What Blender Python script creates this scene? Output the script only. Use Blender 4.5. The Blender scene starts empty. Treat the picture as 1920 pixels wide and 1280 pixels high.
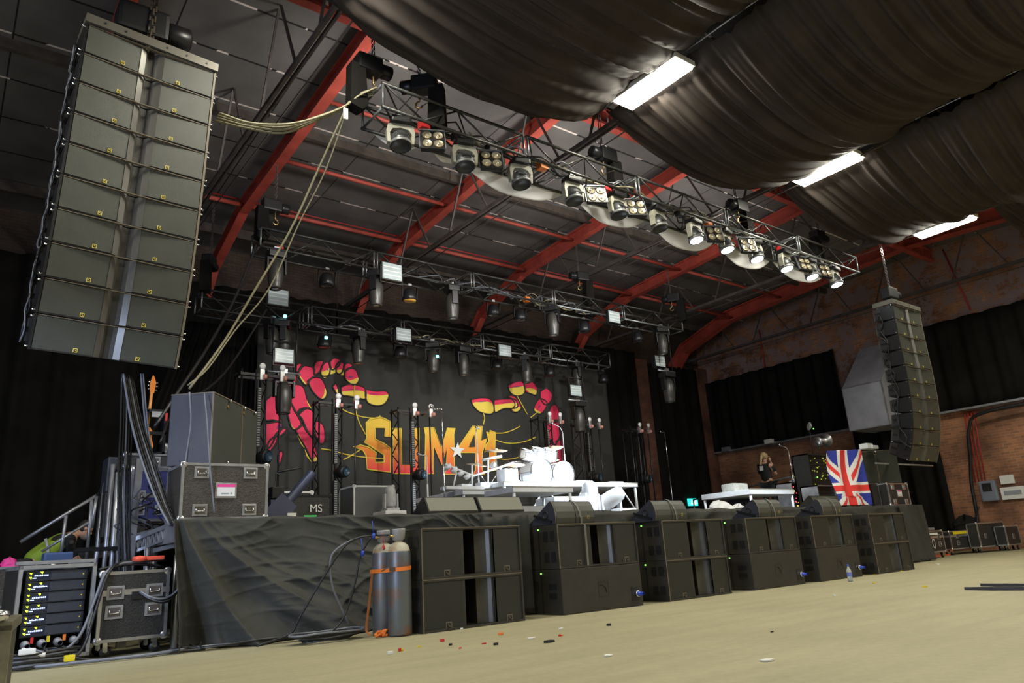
import bpy, bmesh, math, random
from mathutils import Vector, Matrix, noise, geometry
random.seed(7)
PI = math.pi
S = bpy.context.scene
COL = S.collection
# ---------------------------------------------------------------- camera
F, YAW, PITCH, ROLL, CH = 1374.0, 0.6668, 0.28436, -0.06392, 0.66
fw = Vector((math.sin(YAW)*math.cos(PITCH), math.cos(YAW)*math.cos(PITCH), math.sin(PITCH)))
rt = Vector((math.cos(YAW), -math.sin(YAW), 0)); up = rt.cross(fw)
cr, sr = math.cos(ROLL), math.sin(ROLL)
RT = cr*rt + sr*up; UP = -sr*rt + cr*up; FW = fw
CP = Vector((0, 0, CH))
cd = bpy.data.cameras.new('camera'); cam = bpy.data.objects.new('camera', cd); COL.objects.link(cam)
cam.matrix_world = Matrix(((RT.x, UP.x, -FW.x, CP.x), (RT.y, UP.y, -FW.y, CP.y), (RT.z, UP.z, -FW.z, CP.z), (0, 0, 0, 1)))
cd.sensor_width = 36; cd.lens = F/1920*36; cd.clip_end = 200; cd.clip_start = .05
S.camera = cam
def W(px, py, ax, v):
    """point of the place seen at a photo pixel, on the plane x, y or z = v"""
    d = (px-960)/F*RT - (py-640)/F*UP + FW
    i = 'xyz'.index(ax)
    return CP + d*((v-CP[i])/d[i])
# ---------------------------------------------------------------- world, lights, exposure
S.view_settings.view_transform = 'Standard'; S.view_settings.look = 'None'
S.view_settings.gamma = 1; S.view_settings.exposure = 0.0; S.view_settings.use_curve_mapping = False
w = bpy.data.worlds.new('world'); S.world = w; w.use_nodes = True
w.node_tree.nodes['Background'].inputs[0].default_value = (.9, .95, 1, 1)
w.node_tree.nodes['Background'].inputs[1].default_value = 0.02
def lamp(name, typ, loc, energy, color, size=None, size_y=None, target=None, spot=None, blend=.3, parent=None, radius=None):
    l = bpy.data.lights.new(name, typ); l.energy = energy; l.color = color
    if typ == 'AREA':
        l.shape = 'RECTANGLE'; l.size = size; l.size_y = size_y or size
    if typ == 'SPOT':
        l.spot_size = spot; l.spot_blend = blend
    if radius and typ != 'AREA': l.shadow_soft_size = radius
    o = bpy.data.objects.new(name, l); COL.objects.link(o); o.location = loc
    if target is not None:
        o.rotation_euler = (Vector(target)-Vector(loc)).to_track_quat('-Z', 'Y').to_euler()
    if parent: o.parent = parent
    return o
WARM = (1, .96, .80)
# hall lights: the visible row of fluorescent fittings and the rows of the same grid over the audience floor
ROWX = (-2.0, 3.0, 7.95, 12.95, 18.1)
for rx in ROWX:
    lamp('fitting_glow', 'AREA', (rx, 6.2, 7.44), 170, WARM, .4, 1.2)
for ry in (0.2, -6):
    for rx in (-2.0, 3.0, 7.95, 12.95, 18.1):
        lamp('hall_fitting_glow', 'AREA', (rx, ry, 7.4), (300 if rx > 17 else 170) if rx > 5 else 100, WARM, .4, 1.2)
# unseen fill spots added above the front truss to brighten the roof
for tx in (5.2, 9.2, 13.2):
    lamp('roof_fill_spot', 'SPOT', (tx, 8.3, 6.95), 420, (1, .96, .9), target=(tx+.5, 14, 8.6), spot=math.radians(150), blend=.9, radius=.3)
# front truss wash lights that are switched on, aimed at the drum riser
for tx, e in ((13.2, 900), (14.2, 900), (15.0, 900), (15.7, 900)):
    lamp('truss_wash_and_fill', 'SPOT', (tx, 7.75, 6.1), e*5, (.82, .93, 1), target=(10.4+.35*(tx-14), 12.6, 1.9), spot=math.radians(27), blend=.8, radius=.1)
for bx, tx in ((6.5, 8.5), (10.5, 13.5)):  # two soft fill spots added to brighten the backdrop, no fixtures of their own
    lamp('truss_wash_and_fill', 'SPOT', (bx, 8.3, 6.25), 800, (1, .97, .92), target=(tx, 16.5, 3.2), spot=math.radians(62), blend=.9, radius=.15)
lamp('truss_wash_and_fill', 'SPOT', (12.6, 7.75, 6.1), 2600, (.85, .94, 1), target=(15.6, 10.9, 1.5), spot=math.radians(26), blend=.8, radius=.1)
# cool area lamp added at the left; its source is unseen, no door built
lamp('left_cool_fill', 'AREA', (-6.6, 2.2, 2.0), 420, (.62, .74, 1), 3.2, 3.4, target=(0, 4.2, 1.6))
# blue white spot added for the tint at the left, source unseen
lamp('left_blue_spot', 'SPOT', (-1.2, 5.2, 2.6), 330, (.55, .68, 1), target=(1.5, 9.0, .9), spot=math.radians(70), blend=.6, radius=.15)

# ---------------------------------------------------------------- materials
MC = {}
def mat(name, col, rough=.6, metal=0., var=.0, scale=8, bump=0., bscale=60, emit=None, es=0., col2=None, spec=.5, alpha=1, trans=0):
    if name in MC: return MC[name]
    m = bpy.data.materials.new(name); m.use_nodes = True; nt = m.node_tree; N = nt.nodes; L = nt.links
    b = N['Principled BSDF']; c = (*col, 1)
    b.inputs['Base Color'].default_value = c; b.inputs['Roughness'].default_value = rough; b.inputs['Metallic'].default_value = metal
    b.inputs['Specular IOR Level'].default_value = spec
    if trans: b.inputs['Transmission Weight'].default_value = trans
    if alpha < 1: b.inputs['Alpha'].default_value = alpha
    tc = None
    if var or bump or col2:
        tc = N.new('ShaderNodeTexCoord')
    if var or col2:
        n = N.new('ShaderNodeTexNoise'); n.inputs['Scale'].default_value = scale; n.inputs['Detail'].default_value = 5
        L.new(tc.outputs['Object'], n.inputs['Vector'])
        r = N.new('ShaderNodeValToRGB'); r.color_ramp.elements[0].position = .35; r.color_ramp.elements[1].position = .68
        a = tuple(x*(1-var) for x in col); z = col2 or tuple(min(1, x*(1+var)) for x in col)
        r.color_ramp.elements[0].color = (*a, 1); r.color_ramp.elements[1].color = (*z, 1)
        L.new(n.outputs['Fac'], r.inputs['Fac']); L.new(r.outputs['Color'], b.inputs['Base Color'])
    if bump:
        n2 = N.new('ShaderNodeTexNoise'); n2.inputs['Scale'].default_value = bscale; n2.inputs['Detail'].default_value = 3
        L.new(tc.outputs['Object'], n2.inputs['Vector'])
        bp = N.new('ShaderNodeBump'); bp.inputs['Strength'].default_value = bump; bp.inputs['Distance'].default_value = .02
        L.new(n2.outputs['Fac'], bp.inputs['Height']); L.new(bp.outputs['Normal'], b.inputs['Normal'])
    if emit:
        b.inputs['Emission Color'].default_value = (*emit, 1); b.inputs['Emission Strength'].default_value = es
    MC[name] = m
    return m
blk = mat('black_plastic', (.012, .012, .013), .45)
blkm = mat('black_metal', (.02, .02, .022), .35, .4)
grl = mat('speaker_grille', (.022, .0235, .020), .42, .1, var=.12, scale=3, bump=.25, bscale=300)
cabm = mat('speaker_cabinet_paint', (.03, .0265, .022), .5, var=.15, scale=5, bump=.3, bscale=120)
fin = mat('waveguide_grey', (.10, .095, .085), .35, .3, var=.2, scale=4)
edge = mat('worn_edge', (.16, .13, .09), .5)
alu = mat('aluminium', (.62, .62, .64), .32, .9, var=.15, scale=6)
alud = mat('dull_aluminium', (.42, .43, .46), .4, .7, var=.2, scale=5)
chrome = mat('bright_steel', (.75, .76, .78), .2, 1)
casep = mat('flight_case_laminate', (.022, .021, .02), .5, var=.1, scale=30, bump=.4, bscale=90)
casebrown = mat('brown_grip_laminate', (.05, .042, .032), .55, var=.3, scale=60, bump=.5, bscale=80)
white = mat('white_paint', (.8, .8, .8), .4, var=.05)
offw = mat('paper_white', (.75, .75, .72), .7)
redm = mat('red_painted_steel', (.42, .07, .05), .5, .0, var=.22, scale=2.5)
redp = mat('red_pipe_paint', (.42, .03, .03), .45)
steelg = mat('grey_roof_steel', (.10, .083, .077), .6, .2, var=.3, scale=3)
cable = mat('black_rubber', (.015, .015, .017), .4)
cableg = mat('beige_cable', (.28, .26, .17), .5)
cablegr = mat('grey_cable', (.16, .17, .2), .4)
cloth = mat('black_drape_cloth', (.04, .04, .034), .8, var=.12, scale=2, bump=.12, bscale=40, spec=.35)
darkcloth = mat('black_wool_curtain', (.012, .011, .01), .9, var=.2, scale=2, spec=.1)
ceilcloth = mat('black_ceiling_drape', (.04, .031, .027), .75, var=.2, scale=1.5, spec=.3)
orange = mat('orange_webbing', (.85, .22, .03), .6)
blue = mat('blue_plastic', (.02, .06, .5), .4)
yel = mat('yellow_plastic', (.75, .6, .02), .5)
redpl = mat('red_plastic', (.6, .03, .03), .5)
pink = mat('pink_label', (.8, .05, .3), .6)
green = mat('green_tape', (.05, .6, .15), .6)
skin = mat('skin', (.55, .3, .2), .55, var=.08, scale=5)
ledg = mat('green_indicator', (.1, .6, .05), .4, emit=(.2, 1, .1), es=4)
ledy = mat('yellow_indicator', (.6, .6, .05), .4, emit=(.75, 1, .03), es=3)
ledb = mat('blue_white_display', (.5, .6, .9), .4, emit=(.4, .5, 1), es=3)
ledr = mat('red_indicator', (.6, .05, .1), .4, emit=(1, .08, .15), es=3)
ledc = mat('cyan_indicator', (.1, .6, .6), .4, emit=(.2, .9, 1), es=4)
lit = mat('lit_lens', (1, 1, 1), .4, emit=(.85, .95, 1), es=14)
tube = mat('fluorescent_diffuser', (1, 1, 1), .5, emit=(1, .96, .84), es=13)
brass = mat('brass_cymbal', (.6, .42, .2), .3, .9); cymb = mat('cymbal_brass_lit', (.75, .6, .42), .35, .5)  # cymb is brass with the bright stage light put into its colour
cream = mat('lamp_reflector', (.75, .68, .5), .25, .7, var=.2, scale=20)
olive = mat('olive_grey_casting', (.34, .33, .27), .5, var=.15, scale=10)
glass = mat('strobe_glass', (.5, .58, .6), .15, .0, var=.1, scale=6)

# ---------------------------------------------------------------- mesh helpers
def frame_of(d):
    d = Vector(d).normalized()
    a = Vector((0, 0, 1)) if abs(d.z) < .9 else Vector((1, 0, 0))
    u = d.cross(a).normalized(); return u, d.cross(u).normalized()
class MB:
    def __init__(s): s.bm = bmesh.new()
    def _f(s, vs, m, sm=False):
        try:
            f = s.bm.faces.new(vs); f.material_index = m; f.smooth = sm; return f
        except ValueError: return None
    def box(s, x0, x1, y0, y1, z0, z1, m=0, bev=0, mx=None):
        v = [s.bm.verts.new((x, y, z)) for z in (z0, z1) for y in (y0, y1) for x in (x0, x1)]
        fs = [s._f([v[i] for i in q], m) for q in ((0, 2, 3, 1), (4, 5, 7, 6), (0, 1, 5, 4), (2, 6, 7, 3), (0, 4, 6, 2), (1, 3, 7, 5))]
        if mx: bmesh.ops.transform(s.bm, matrix=mx, verts=v)
        if bev:
            es = list({e for f in fs for e in f.edges})
            r = bmesh.ops.bevel(s.bm, geom=es, offset=bev, segments=2, affect='EDGES', profile=.7)
            for f in r['faces']: f.material_index = m
        return s
    def bar(s, p, q, r, n=6, m=0, r2=None, sm=True, cap=True):
        p, q = Vector(p), Vector(q); u, v = frame_of(q-p); r2 = r if r2 is None else r2
        a = [s.bm.verts.new(p + r*(math.cos(t)*u+math.sin(t)*v)) for t in [2*PI*(i+.5)/n for i in range(n)]]
        b = [s.bm.verts.new(q + r2*(math.cos(t)*u+math.sin(t)*v)) for t in [2*PI*(i+.5)/n for i in range(n)]]
        for i in range(n): s._f([a[i], b[i], b[(i+1) % n], a[(i+1) % n]], m, sm and n > 4)
        if cap: s._f(a[::1], m); s._f(b[::-1], m)
        return s
    def tube(s, pts, r, n=6, m=0, closed=False):
        pts = [Vector(p) for p in pts]; k = len(pts); rings = []
        for i, p in enumerate(pts):
            d = pts[min(i+1, k-1)] - pts[max(i-1, 0)]
            if d.length < 1e-7: d = Vector((0, 0, 1))
            if i == 0: u, v = frame_of(d)
            else:
                dn = d.normalized(); u = (u - dn*u.dot(dn))
                u = u.normalized() if u.length > 1e-6 else frame_of(d)[0]; v = dn.cross(u)
            rr = r(i/(k-1)) if callable(r) else r
            rings.append([s.bm.verts.new(p+rr*(math.cos(2*PI*j/n)*u+math.sin(2*PI*j/n)*v)) for j in range(n)])
        for a, b in zip(rings, rings[1:]):
            for j in range(n): s._f([a[j], a[(j+1) % n], b[(j+1) % n], b[j]], m, True)
        s._f(rings[0][::-1], m); s._f(rings[-1], m)
        return s
    def lathe(s, prof, o=(0, 0, 0), ax=(0, 0, 1), n=20, m=0, sm=True):
        o = Vector(o); d = Vector(ax).normalized(); u, v = frame_of(d); rings = []
        for r, z in prof:
            rings.append([s.bm.verts.new(o+d*z+r*(math.cos(2*PI*j/n)*u+math.sin(2*PI*j/n)*v)) for j in range(n)] if r > 1e-6 else [s.bm.verts.new(o+d*z)])
        for a, b in zip(rings, rings[1:]):
            for j in range(n):
                k = (j+1) % n
                if len(a) == 1 and len(b) == 1: continue
                if len(a) == 1: s._f([a[0], b[k], b[j]], m, sm)
                elif len(b) == 1: s._f([a[j], a[k], b[0]], m, sm)
                else: s._f([a[j], a[k], b[k], b[j]], m, sm)
        return s
    def prism(s, poly, fn, a, b, m=0):
        A = [s.bm.verts.new(fn(p, a)) for p in poly]; B = [s.bm.verts.new(fn(p, b)) for p in poly]; n = len(poly)
        s._f(A, m); s._f(B[::-1], m)
        for i in range(n): s._f([A[i], B[i], B[(i+1) % n], A[(i+1) % n]], m)
        return s
    def grid(s, nu, nv, fn, m=0, sm=True):
        g = [[s.bm.verts.new(fn(i/nu, j/nv)) for i in range(nu+1)] for j in range(nv+1)]
        for j in range(nv):
            for i in range(nu): s._f([g[j][i], g[j][i+1], g[j+1][i+1], g[j+1][i]], m, sm)
        return s
    def build(s, name, mats, parent=None, solid=0, fixn=True):
        if fixn: bmesh.ops.recalc_face_normals(s.bm, faces=s.bm.faces)
        me = bpy.data.meshes.new(name); s.bm.to_mesh(me); s.bm.free()
        for mm in (mats if isinstance(mats, (list, tuple)) else [mats]): me.materials.append(mm)
        o = bpy.data.objects.new(name, me); COL.objects.link(o)
        if parent: o.parent = parent
        if solid:
            md = o.modifiers.new('thickness', 'SOLIDIFY'); md.thickness = solid; md.offset = 0
        return o
def tag(o, label=None, cat=None, group=None, kind=None):
    if label: o['label'] = label
    if cat: o['category'] = cat
    if group: o['group'] = group
    if kind: o['kind'] = kind
    return o
def thing(name, label, cat, loc=(0, 0, 0), rz=0, group=None, rx=0, ry=0):
    o = bpy.data.objects.new(name, None); COL.objects.link(o); o.empty_display_size = .1
    o.location = loc; o.rotation_euler = (rx, ry, rz)
    return tag(o, label, cat, group)
def copy_tree(o, parent=None):
    c = o.copy(); COL.objects.link(c)
    if parent: c.parent = parent
    for ch in list(o.children): copy_tree(ch, c)
    return c
def dup(o, label, loc, rz=None, rx=None, ry=None, group=None, sc=None):
    c = copy_tree(o); c['label'] = label; c.location = loc
    if rz is not None: c.rotation_euler.z = rz
    if rx is not None: c.rotation_euler.x = rx
    if ry is not None: c.rotation_euler.y = ry
    if group: c['group'] = group
    if sc: c.scale = sc
    return c
XY = lambda p, t: (p[0], p[1], t)
XZ = lambda p, t: (p[0], t, p[1])
YZ = lambda p, t: (t, p[0], p[1])
def struct(name, mb, mats, **k): return tag(mb.build(name, mats, **k), kind='structure')
def curve(pts, k=6):
    """Catmull-Rom through the points"""
    P = [Vector(p) for p in pts]; P = [2*P[0]-P[1]]+P+[2*P[-1]-P[-2]]; out = []
    for i in range(1, len(P)-2):
        for j in range(k):
            t = j/k; a, b, c, d = P[i-1:i+3]
            out.append(.5*((2*b)+(c-a)*t+(2*a-5*b+4*c-d)*t*t+(3*b-a-3*c+d)*t**3))
    out.append(P[-2]); return out
def text_part(s, size, name, parent, m, loc, rot=(PI/2, 0, 0), bold=True, ext=.002):
    cu = bpy.data.curves.new(name, 'FONT'); cu.body = s; cu.size = size; cu.extrude = ext; cu.align_x = 'CENTER'; cu.align_y = 'CENTER'
    t = bpy.data.objects.new(name+'_tmp', cu); COL.objects.link(t)
    bpy.context.view_layer.update()
    me = bpy.data.meshes.new_from_object(t.evaluated_get(bpy.context.evaluated_depsgraph_get()))
    COL.objects.unlink(t); bpy.data.objects.remove(t)
    me.materials.clear(); me.materials.append(m)
    o = bpy.data.objects.new(name, me); COL.objects.link(o); o.location = loc; o.rotation_euler = rot
    if parent: o.parent = parent
    return o
# ================================================================ the setting
def concrete():
    m = bpy.data.materials.new('concrete_floor'); m.use_nodes = True; nt = m.node_tree; N = nt.nodes; L = nt.links; b = N['Principled BSDF']
    tc = N.new('ShaderNodeTexCoord')
    n1 = N.new('ShaderNodeTexNoise'); n1.inputs['Scale'].default_value = .55; n1.inputs['Detail'].default_value = 8; n1.inputs['Roughness'].default_value = .65
    n2 = N.new('ShaderNodeTexNoise'); n2.inputs['Scale'].default_value = 18; n2.inputs['Detail'].default_value = 6
    mp = N.new('ShaderNodeMapping'); mp.inputs['Scale'].default_value = (.5, 4, 1); mp.inputs['Rotation'].default_value = (0, 0, .25)
    n3 = N.new('ShaderNodeTexNoise'); n3.inputs['Scale'].default_value = 1.2; n3.inputs['Detail'].default_value = 8
    for n in (n1, n2): L.new(tc.outputs['Object'], n.inputs['Vector'])
    L.new(tc.outputs['Object'], mp.inputs['Vector']); L.new(mp.outputs['Vector'], n3.inputs['Vector'])
    r = N.new('ShaderNodeValToRGB'); e = r.color_ramp.elements; e[0].position = .3; e[0].color = (.265, .24, .145, 1); e[1].position = .72; e[1].color = (.415, .378, .24, 1)
    mx = N.new('ShaderNodeMix'); mx.data_type = 'FLOAT'; mx.inputs['Factor'].default_value = .45
    L.new(n1.outputs['Fac'], mx.inputs['A']); L.new(n3.outputs['Fac'], mx.inputs['B']); 
    mx2 = N.new('ShaderNodeMix'); mx2.data_type = 'FLOAT'; mx2.inputs['Factor'].default_value = .25
    L.new(mx.outputs['Result'], mx2.inputs['A']); L.new(n2.outputs['Fac'], mx2.inputs['B'])
    L.new(mx2.outputs['Result'], r.inputs['Fac']); L.new(r.outputs['Color'], b.inputs['Base Color'])
    b.inputs['Roughness'].default_value = .62; b.inputs['Specular IOR Level'].default_value = .3
    bp = N.new('ShaderNodeBump'); bp.inputs['Strength'].default_value = .15; bp.inputs['Distance'].default_value = .01
    L.new(n2.outputs['Fac'], bp.inputs['Height']); L.new(bp.outputs['Normal'], b.inputs['Normal'])
    return m
def brick(name, c1, c2, mortar, ax, paint=None, paint_amt=.5, soot_z=None):
    m = bpy.data.materials.new(name); m.use_nodes = True; nt = m.node_tree; N = nt.nodes; L = nt.links; b = N['Principled BSDF']
    tc = N.new('ShaderNodeTexCoord'); sp = N.new('ShaderNodeSeparateXYZ'); cb = N.new('ShaderNodeCombineXYZ')
    L.new(tc.outputs['Object'], sp.inputs[0]); L.new(sp.outputs[ax], cb.inputs[0]); L.new(sp.outputs[2], cb.inputs[1])
    br = N.new('ShaderNodeTexBrick'); br.inputs['Scale'].default_value = 1; br.inputs['Brick Width'].default_value = .235; br.inputs['Row Height'].default_value = .078
    br.inputs['Mortar Size'].default_value = .007; br.inputs['Color1'].default_value = (*c1, 1); br.inputs['Color2'].default_value = (*c2, 1); br.inputs['Mortar'].default_value = (*mortar, 1)
    L.new(cb.outputs[0], br.inputs['Vector'])
    n = N.new('ShaderNodeTexNoise'); n.inputs['Scale'].default_value = .9; n.inputs['Detail'].default_value = 7; L.new(cb.outputs[0], n.inputs['Vector'])
    mu = N.new('ShaderNodeMix'); mu.data_type = 'RGBA'; mu.blend_type = 'MULTIPLY'; mu.inputs['Factor'].default_value = .9
    r = N.new('ShaderNodeValToRGB'); r.color_ramp.elements[0].position = .3; r.color_ramp.elements[0].color = (.28, .24, .24, 1); r.color_ramp.elements[1].position = .62; r.color_ramp.elements[1].color = (1.15, 1.05, 1, 1)
    L.new(n.outputs['Fac'], r.inputs['Fac']); L.new(br.outputs['Color'], mu.inputs['A']); L.new(r.outputs['Color'], mu.inputs['B'])
    out = mu.outputs['Result']
    if paint:   # flaking old paint on the upper part of the wall
        n2 = N.new('ShaderNodeTexNoise'); n2.inputs['Scale'].default_value = 2.2; n2.inputs['Detail'].default_value = 9; n2.inputs['Roughness'].default_value = .75
        L.new(cb.outputs[0], n2.inputs['Vector'])
        r2 = N.new('ShaderNodeValToRGB'); r2.color_ramp.elements[0].position = 1-paint_amt-.02; r2.color_ramp.elements[1].position = 1-paint_amt+.02
        r2.color_ramp.elements[0].color = (0, 0, 0, 1); r2.color_ramp.elements[1].color = (1, 1, 1, 1)
        L.new(n2.outputs['Fac'], r2.inputs['Fac'])
        gt = N.new('ShaderNodeMath'); gt.operation = 'GREATER_THAN'; gt.inputs[1].default_value = soot_z; L.new(sp.outputs[2], gt.inputs[0])
        ml = N.new('ShaderNodeMath'); ml.operation = 'MULTIPLY'; L.new(gt.outputs[0], ml.inputs[0]); L.new(r2.outputs['Color'], ml.inputs[1])
        m3 = N.new('ShaderNodeMix'); m3.data_type = 'RGBA'; m3.inputs['B'].default_value = (*paint, 1)
        L.new(ml.outputs[0], m3.inputs['Factor']); L.new(out, m3.inputs['A']); out = m3.outputs['Result']
    L.new(out, b.inputs['Base Color']); b.inputs['Roughness'].default_value = .8
    bp = N.new('ShaderNodeBump'); bp.inputs['Strength'].default_value = .5; bp.inputs['Distance'].default_value = .01; bp.invert = True
    L.new(br.outputs['Fac'], bp.inputs['Height']); L.new(bp.outputs['Normal'], b.inputs['Normal'])
    return m
def roofmat():
    m = bpy.data.materials.new('dark_roof_boards'); m.use_nodes = True; nt = m.node_tree; N = nt.nodes; L = nt.links; b = N['Principled BSDF']
    tc = N.new('ShaderNodeTexCoord'); sp = N.new('ShaderNodeSeparateXYZ'); L.new(tc.outputs['Object'], sp.inputs[0])
    def frac(sock, period, width):
        a = N.new('ShaderNodeMath'); a.operation = 'DIVIDE'; a.inputs[1].default_value = period; L.new(sock, a.inputs[0])
        f = N.new('ShaderNodeMath'); f.operation = 'FRACT'; L.new(a.outputs[0], f.inputs[0])
        l = N.new('ShaderNodeMath'); l.operation = 'LESS_THAN'; l.inputs[1].default_value = width; L.new(f.outputs[0], l.inputs[0]); return l.outputs[0]
    jy = frac(sp.outputs[1], 1.22, .035)      # joints between boards, where pale filler shows in broken patches
    n = N.new('ShaderNodeTexNoise'); n.inputs['Scale'].default_value = 1.1; n.inputs['Detail'].default_value = 6; L.new(tc.outputs['Object'], n.inputs['Vector'])
    g = N.new('ShaderNodeMath'); g.operation = 'GREATER_THAN'; g.inputs[1].default_value = .515; L.new(n.outputs['Fac'], g.inputs[0])
    f = N.new('ShaderNodeMath'); f.operation = 'MULTIPLY'; L.new(jy, f.inputs[0]); L.new(g.outputs[0], f.inputs[1])
    jx = frac(sp.outputs[0], 2.05, .012)
    r = N.new('ShaderNodeValToRGB'); r.color_ramp.elements[0].position = .3; r.color_ramp.elements[0].color = (.10, .092, .088, 1); r.color_ramp.elements[1].position = .7; r.color_ramp.elements[1].color = (.155, .143, .137, 1)
    L.new(n.outputs['Fac'], r.inputs['Fac'])
    m1 = N.new('ShaderNodeMix'); m1.data_type = 'RGBA'; m1.inputs['B'].default_value = (.012, .012, .012, 1)
    ad = N.new('ShaderNodeMath'); ad.operation = 'MAXIMUM'; L.new(jx, ad.inputs[0]); L.new(jy, ad.inputs[1]); L.new(ad.outputs[0], m1.inputs['Factor']); L.new(r.outputs['Color'], m1.inputs['A'])
    m2 = N.new('ShaderNodeMix'); m2.data_type = 'RGBA'; m2.inputs['B'].default_value = (.8, .7, .64, 1)
    L.new(f.outputs[0], m2.inputs['Factor']); L.new(m1.outputs['Result'], m2.inputs['A'])
    L.new(m2.outputs['Result'], b.inputs['Base Color']); b.inputs['Roughness'].default_value = .7
    return m
XL, XR, YB, YF = -7.0, 24.0, 18.3, -12.0
RZ = lambda y: 8.2+.065*(18.3-y) if y > 8.8 else 8.2+.065*9.5-.065*(8.8-y)
struct('floor', MB().box(XL-.3, XR+.3, YF-.3, YB+.3, -.2, 0), concrete())
brk = brick('old_brick', (.44, .20, .10), (.27, .125, .07), (.34, .26, .18), 1, (.27, .19, .185), .50, 3.95)
bb = brick('dark_brick', (.09, .06, .045), (.06, .045, .035), (.04, .035, .03), 0)
GW = [(YF, 0), (YB, 0), (YB, 8.75), (8.8, 9.4), (YF, 8.1)]
mb = MB().prism(GW, YZ, XR, XR+.3); struct('wall_right', mb, brk)
mb = MB().prism(GW, YZ, XL-.3, XL); struct('wall_left', mb, darkcloth)
struct('wall_back', MB().box(XL, XR, YB, YB+.3, 0, 8.9), bb)
struct('wall_front', MB().box(XL, XR, YF-.3, YF, 0, 8.9), bb)
mb = MB()
mb.prism([(YB+.3, 8.75), (8.8, 9.2), (YF-.3, 8.0), (YF-.3, 8.2), (8.8, 9.4), (YB+.3, 8.95)], YZ, XL-.3, XR+.3)
struct('ceiling', mb, roofmat())
# roof structure
RX = (1.3, 4.62, 8.65, 12.62, 16.98, 22.25)
nm = ['first', 'second', 'third', 'fourth', 'fifth', 'sixth']
def ibeam(mb, pts, wd, dp, t=.02):
    """I-section following pts in a plane x = const; pts are (y, z) of the bottom flange"""
    def off(d):
        out = []
        for i, p in enumerate(pts):
            a = Vector(pts[max(i-1, 0)]); b = Vector(pts[min(i+1, len(pts)-1)]); n = (b-a).normalized(); n = Vector((n.y, -n.x))
            if n.y < 0: n = -n
            out.append((p[0]+n.x*d, p[1]+n.y*d))
        return out
    o = off(0); u = off(t*1.6); v = off(dp-t*1.6); q = off(dp)
    mb.prism(o+u[::-1], YZ, -wd/2, wd/2); mb.prism(v+q[::-1], YZ, -wd/2, wd/2); mb.prism(u+v[::-1], YZ, -t, t)
for i, rx in enumerate(RX):
    mb = MB(); wd = .20 if i < 5 else .32
    ibeam(mb, [(-3, RZ(-3)), (8.8, RZ(8.8)), (15.3, RZ(15.3)), (17.4, 7.75), (18.15, 7.0)], wd, .32 if i < 5 else .42)
    r = thing('roof_rafter', nm[i]+' red steel roof rafter from the left, running towards the back wall' if i < 5 else 'deep red rafter close to the brick right wall', 'roof beam', (rx, 0, 0), group='red rafters')
    mb.build('beam', redm, r)
    MB().box(-.1, .1, 18.0, 18.28, 0 if i == 5 else 2, 7.1).build('column', redm if i < 5 else steelg, r)
for y, rr in ((15.15, .05), (13.1, .045), (10.95, .04)):
    for a, b in zip(RX, RX[1:]):
        if y < 11 and (a > 5 or a < 4) or a > 17 or (a < 2 and y < 15): continue
        k = RX.index(a)
        t = thing('roof_tie_rod', 'red tie bar near the %s between the %s and %s rafters' % ({15.15: 'back wall', 13.1: 'roof middle', 10.95: 'front truss'}[y], nm[k], nm[k+1]), 'roof bar', group='red tie bars')
        MB().bar((a+.02, y, RZ(y)+.12), (b-.02, y, RZ(y)+.12), rr, 8).build('bar', redm, t)
        if y == 15.15: MB().bar((a, y+.12, RZ(y)+.3), (b, y+.12, RZ(y)+.3), .018, 6).build('conduit', redp, t)
t = thing('ridge_beam', 'red perforated beam running along under the roof ridge by the ceiling drapes', 'roof beam')
mb = MB(); mb.box(XL, 24, 8.72, 8.88, 8.74, 8.80); mb.box(XL, 24, 8.72, 8.88, 9.08, 9.13)
x = XL
while x < 24: mb.box(x, x+.12, 8.77, 8.83, 8.80, 9.08); x += .24
mb.build('perforated_web_beam', redm, t)
for k, y in enumerate((17.0, 12.4)):
    MB().box(XL, 24, y-.05, y+.05, RZ(y)+.27, RZ(y)+.5).build('roof_purlin', mat('dark_timber', (.07, .055, .045), .8, var=.3, scale=4))
    o = bpy.data.objects['roof_purlin'] if k == 0 else bpy.data.objects['roof_purlin.%03d' % k]
    tag(o, 'dark roof purlin along the hall, %s' % ['close to the back wall', 'halfway up the roof slope'][k], 'roof purlin', 'roof purlins')
for k, cx in enumerate((3.3, 8.32, 12.8, 17.75, 22.9)):
    t = thing('lattice_roof_truss', 'thin grey lattice roof truss, %s from the left' % nm[k], 'roof truss', (cx, 0, 0), group='grey lattice trusses')
    MB().box(-.05, .0, 5, 18.2, 7.57, 7.65).box(.05, .08, 5, 18.2, 7.57, 7.65).build('bottom_chord', steelg, t)
    MB().bar((.22, 5, 7.5), (.22, 18.2, 7.5), .012, 5).build('stay_wire', steelg, t)
    y = 6.5
    while y < 17.5:
        for o_ in (0, 1.5): MB().bar((0, y+o_, 7.62), (0, y+.75, RZ(y+.75)+.5), .025, 4).build('web_bar', steelg, t)
        y += 2.3
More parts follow.
